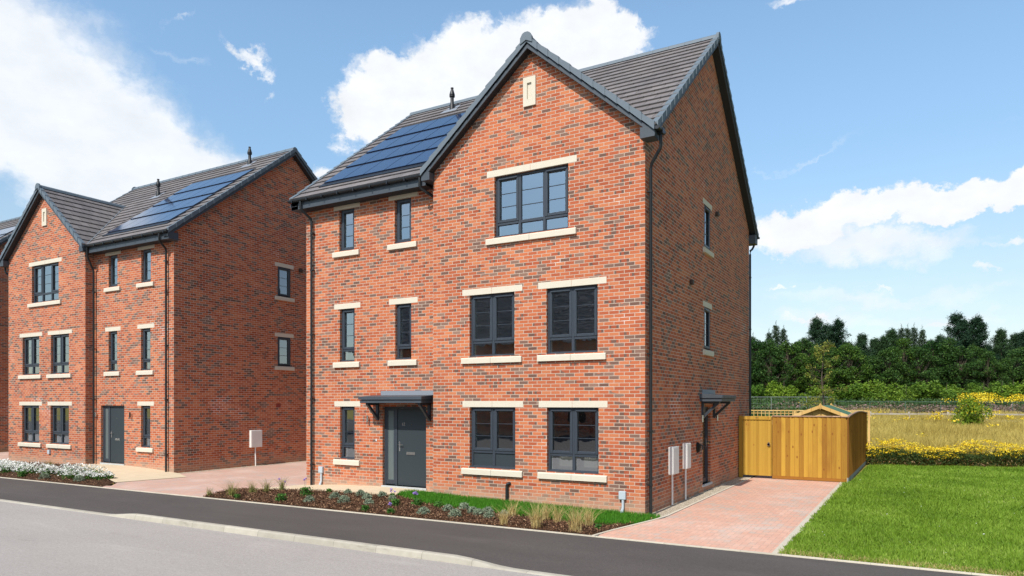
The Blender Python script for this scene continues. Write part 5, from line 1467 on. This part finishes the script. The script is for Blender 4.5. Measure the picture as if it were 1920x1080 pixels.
def make_tree(kind, name):
    P, sz, br, H_, r0 = tree_mesh(kind); T = empty(name)
    P[:, 2] = np.maximum(P[:, 2], .1)
    tb = MB(); tb.tube([(0, 0, -.5), (.05, 0, H_ * .3), (-.05, .05, H_ * .65), (0, 0, H_ * .95)], [r0, r0 * .8, r0 * .5, r0 * .12], 7)
    for a, e, r_ in br: tb.tube([tuple(a), tuple(a + (e - a) * .5 + np.array([0, 0, .05])), tuple(e)], [r_, r_ * .6, r_ * .25], 4)
    tb.build('trunk', M['bark'], T, smooth=True)
    V, F = leaves(P, sz[0], sz[1], sz[2]); fastmesh('crown', V, F, np.clip(rng.beta(2, 2.2, len(F)), 0, 1), sz[3], T)
    return T


PROT = {}
NAMES = {'pine': 'pine_tree', 'pine2': 'pine_tree', 'spruce': 'spruce_tree', 'broad': 'broadleaf_tree', 'broad2': 'broadleaf_tree', 'bush': 'bush'}
used = set(); ORD = {}


def put_tree(kind, px_, t_, scale, sx=1.0, zoff=0.0):
    x, y = cam_pt(px_, t_)
    if kind not in PROT: PROT[kind] = make_tree(kind, NAMES[kind])
    T = PROT[kind] if kind not in used else copy_tree(PROT[kind]); used.add(kind)
    T.location = (x, y, float(field_z(np.array(x), np.array(y))) + zoff - .1); T.rotation_euler = (0, 0, rng.uniform(0, 6.28)); T.scale = (scale * sx, scale * sx, scale)
    g = {'pine': 'pine', 'pine2': 'pine', 'spruce': 'spruce', 'broad': 'broad', 'broad2': 'broad', 'bush': 'bush'}[kind]
    ORD.setdefault(g, []).append((px_, T, kind))
    return T


TREES = [
    # spruces and pines on the skyline: pixel column, distance, scale
    ('spruce', 1412, 98, .86), ('spruce', 1442, 100, .93), ('spruce', 1455, 97, 1.0), ('spruce', 1469, 99, .97), ('spruce', 1400, 102, .9), ('pine', 1430, 104, .78),
    ('pine2', 1512, 100, .80), ('pine2', 1532, 97, 1.02), ('pine2', 1552, 99, .96), ('pine2', 1572, 97, 1.0), ('pine2', 1500, 103, .75),
    ('pine', 1616, 96, .84), ('pine', 1640, 98, .80), ('pine', 1657, 97, .82), ('pine', 1600, 104, .70),
    ('pine', 1672, 98, .92), ('spruce', 1690, 99, .98), ('spruce', 1702, 97, .96), ('spruce', 1714, 99, .99), ('spruce', 1729, 98, .95), ('pine', 1744, 101, .80),
    ('pine2', 1764, 99, .82), ('pine2', 1794, 97, 1.08), ('pine2', 1812, 98, 1.0), ('pine2', 1832, 97, 1.04), ('pine', 1852, 103, .75),
    ('pine', 1878, 96, .90), ('pine', 1902, 98, .86), ('pine', 1918, 97, .88), ('spruce', 1950, 98, .95), ('pine', 1990, 97, .95), ('pine2', 2040, 99, 1.0), ('spruce', 2090, 97, .9), ('pine', 2140, 98, .9), ('pine2', 2200, 99, 1.0),
    ('pine', 1360, 100, .9), ('pine2', 1320, 99, .95), ('spruce', 1270, 98, .9), ('pine', 1220, 99, .9), ('pine2', 1160, 100, .95),
    # broadleaf layer in front
    ('broad', 1418, 88, 1.0), ('broad2', 1445, 86, .92), ('broad', 1478, 88, .95), ('broad', 1505, 90, 1.0), ('broad2', 1530, 86, .8), ('broad', 1560, 88, .86), ('broad', 1590, 87, .92), ('broad2', 1612, 90, .78),
    ('broad', 1640, 87, .72), ('broad', 1668, 86, .86), ('broad2', 1695, 88, .95), ('broad', 1722, 86, .88), ('broad', 1750, 88, .96), ('broad2', 1778, 87, .95), ('broad', 1800, 86, .86), ('broad', 1828, 88, .9),
    ('broad2', 1852, 86, .74), ('broad', 1882, 87, .68), ('broad', 1912, 88, .86), ('broad', 1945, 87, .9), ('broad2', 1990, 88, .95), ('broad', 2050, 87, .9), ('broad', 2110, 88, .95), ('broad2', 2180, 87, .9),
    ('broad', 1380, 88, .95), ('broad2', 1340, 87, .9), ('broad', 1290, 88, .95), ('broad', 1230, 87, .9),
    ('broad', 1330, 100, 0.94),    ('broad2', 1354, 101, 0.97),    ('broad', 1378, 102, 1.00),    ('broad2', 1402, 103, 1.03),    ('broad', 1426, 104, 0.94),
    ('broad2', 1450, 105, 0.97),    ('broad', 1474, 100, 1.00),    ('broad2', 1498, 101, 1.03),    ('broad', 1522, 102, 0.94),    ('broad2', 1546, 103, 0.97),
    ('broad', 1570, 104, 1.00),    ('broad2', 1594, 105, 1.03),    ('broad', 1618, 100, 0.94),    ('broad2', 1642, 101, 0.97),    ('broad', 1666, 102, 1.00),
    ('broad2', 1690, 103, 1.03),    ('broad', 1714, 104, 0.94),    ('broad2', 1738, 105, 0.97),    ('broad', 1762, 100, 1.00),    ('broad2', 1786, 101, 1.03),
    ('broad', 1810, 102, 0.94),    ('broad2', 1834, 103, 0.97),    ('broad', 1858, 104, 1.00),    ('broad2', 1882, 105, 1.03),    ('broad', 1906, 100, 0.94),
    ('broad2', 1930, 101, 0.97),    ('broad', 1954, 102, 1.00),    ('broad2', 1978, 103, 1.03),
    # yellow-green bushes along the foot
    ('bush', 1470, 76, 1.1), ('bush', 1600, 74, 1.0), ('bush', 1628, 75, 1.15), ('bush', 1648, 74, 1.1), ('bush', 1668, 77, .9), ('bush', 1740, 75, 1.0), ('bush', 1758, 74, 1.15), ('bush', 1776, 75, 1.0), ('bush', 1700, 78, .9), ('bush', 1545, 76, .9), ('bush', 1430, 78, .9),
    ('bush', 1880, 75, 1.1), ('bush', 1900, 74, 1.15), ('bush', 1918, 75, 1.1), ('bush', 1845, 78, 1.0), ('bush', 1980, 75, 1.1), ('bush', 2060, 76, 1.1),
]
for k, px_, t_, s_ in TREES: put_tree(k, px_, t_, s_ * {'pine': .78, 'pine2': .81, 'spruce': .82, 'broad': .90, 'broad2': .90, 'bush': 1.02}[k], {'pine': 1.0, 'pine2': 1.15, 'spruce': 1.0, 'broad': 1.15, 'broad2': 1.1, 'bush': 1.25}[k])
ordw = ['first', 'second', 'third', 'fourth', 'fifth', 'sixth', 'seventh', 'eighth', 'ninth', 'tenth', 'eleventh', 'twelfth', 'thirteenth', 'fourteenth', 'fifteenth', 'sixteenth', 'seventeenth', 'eighteenth', 'nineteenth', 'twentieth']
DESC = {'pine': ('dark pine on the skyline', 'pine tree', 'pine trees behind the meadow'), 'spruce': ('pointed feathery spruce on the skyline', 'spruce tree', 'spruce trees behind the meadow'),
        'broad': ('dark broadleaf tree in front of the conifers', 'broadleaf tree', 'broadleaf trees behind the meadow'), 'bush': ('yellow-green bush below the trees', 'bush', 'bushes below the trees')}
for g, L in ORD.items():
    d_, c_, gr_ = DESC[g]; vis = sorted([q for q in L if 1406 < q[0] < 1930], key=lambda q: q[0]); out = [q for q in L if not 1406 < q[0] < 1930]
    for i, (px_, T, k) in enumerate(vis):
        if i < len(vis) / 2: lab = f'{d_}, {ordw[i]} from the main house wall'
        else: lab = f'{d_}, {ordw[len(vis) - 1 - i]} from the right edge'
        tag(T, lab, c_, gr_)
    for px_, T, k in out: tag(T, f'{d_}, behind the house or outside the frame', c_, gr_)

# round shrub in the meadow by the fence
x, y = cam_pt(1820, 41); T = empty('round_shrub', (x, y, float(field_z(np.array(x), np.array(y)))), 0, 'round green shrub with yellow blossom standing at the meadow fence', 'shrub'); T.scale = (1.15, 1.15, 1.35)
P = []
for i in range(26):
    a = rng.uniform(0, 6.28); z = rng.uniform(.15, 1.45); r_ = .95 * math.sqrt(max(.05, 1 - ((z - .6) / 1.0) ** 2)) * rng.uniform(.1, .85); rad = rng.uniform(.22, .36)
    d = rng.normal(0, 1, (190, 3)); d /= np.linalg.norm(d, axis=1)[:, None]; P.append(np.array([r_ * math.cos(a), r_ * math.sin(a), z]) + d * rad * rng.uniform(.5, 1.1, (190, 1)))
P = np.concatenate(P); P[:, 2] = np.maximum(P[:, 2], .05); V, F = leaves(P, .055, .5, .5); fastmesh('foliage', V, F, rng.beta(2, 2, len(F)), M['bush'], T)
q = P[(P[:, 2] > .9) | (P[:, 0] > .5)][::7] + rng.normal(0, .04, (len(P[(P[:, 2] > .9) | (P[:, 0] > .5)][::7]), 3)); V, F = leaves(q, .045, 1, .9); fastmesh('blossom', V, F, rng.uniform(0, 1, len(F)), M['yellow'], T)
tb = MB()
for k in range(5): tb.tube([(.05 * k - .1, 0, -.1), (.25 * k - .5, .1 * (k % 2), .8)], [.03, .012], 5)
tb.build('trunk', M['bark'], T)

# young slender tree behind the shed
x, y = cam_pt(1548, 31); T = empty('young_tree', (x, y, float(field_z(np.array(x), np.array(y)))), 0, 'slender young tree with sparse yellowing leaves behind the shed', 'tree')
tb = MB(); tp = [(0, 0, -.2), (0, 0, 1.5), (-.10, 0, 2.6), (-.16, 0, 3.4), (-.10, 0, 4.3), (-.02, 0, 4.75)]; tb.tube(tp, [.05, .042, .034, .026, .014, .005], 8); P = []
for i in range(34):
    z = rng.uniform(2.0, 4.6); a = rng.uniform(0, 6.28); L = rng.uniform(.35, 1.05) * (1.15 - (z - 2) / 4.5); s0 = np.array([-.12, 0, z]); e = s0 + np.array([L * math.cos(a), L * math.sin(a), rng.uniform(.05, .45)])
    tb.tube([tuple(s0), tuple((s0 + e) / 2 + np.array([0, 0, .05])), tuple(e)], [.010, .007, .003], 4)
    for q in range(3): P.append(s0 + (e - s0) * rng.uniform(.55, 1.05) + rng.normal(0, .07, (13, 3)))
tb.build('trunk', M['bark'], T, smooth=True); P = np.concatenate(P); V, F = leaves(P, .060, .3, .45); fastmesh('crown', V, F, rng.uniform(0, 1, len(F)), M['sapling'], T)

# across the street (seen only as reflections in the windows)
O = empty('house_opposite', (-22, -30, 0), 0, 'brick house across the street, visible only as a reflection in the windows', 'house')
MB().box((-14, -9, -.1), (14, 0, 6.6)).build('brick_wall', M['brick'], O)
for s_ in (0, 1):
    y0_, y1_ = (.4, -4.5) if s_ == 0 else (-9.4, -4.5)
    rb = MB(); slope_tiles(rb, (y0_, 6.5), (-4.5, 11.4), 19, ((-14.2, 14.2), lambda a, h, z: (a, h, z))); rb.build('roof', M['tile'], O)
wn = MB()
for xx in (-12, -9, -4, 2, 6, 11):
    for zz_ in (1.0, 3.3): MB().box((xx, 0, zz_), (xx + 1.2, .03, zz_ + 1.3)).build('window', M['appliance'], O)
for i, (x, y, s_) in enumerate(((-39, -27, .85), (-44, -30, 1.0), (-4, -33, .8), (1, -36, .95), (-50, -33, 1.0))):
    T = copy_tree(PROT['broad']); T.location = (x, y, 0); T.scale = (s_, s_, s_)
    tag(T, 'broadleaf tree across the street, visible only as a reflection in the windows', 'tree', 'trees across the street')
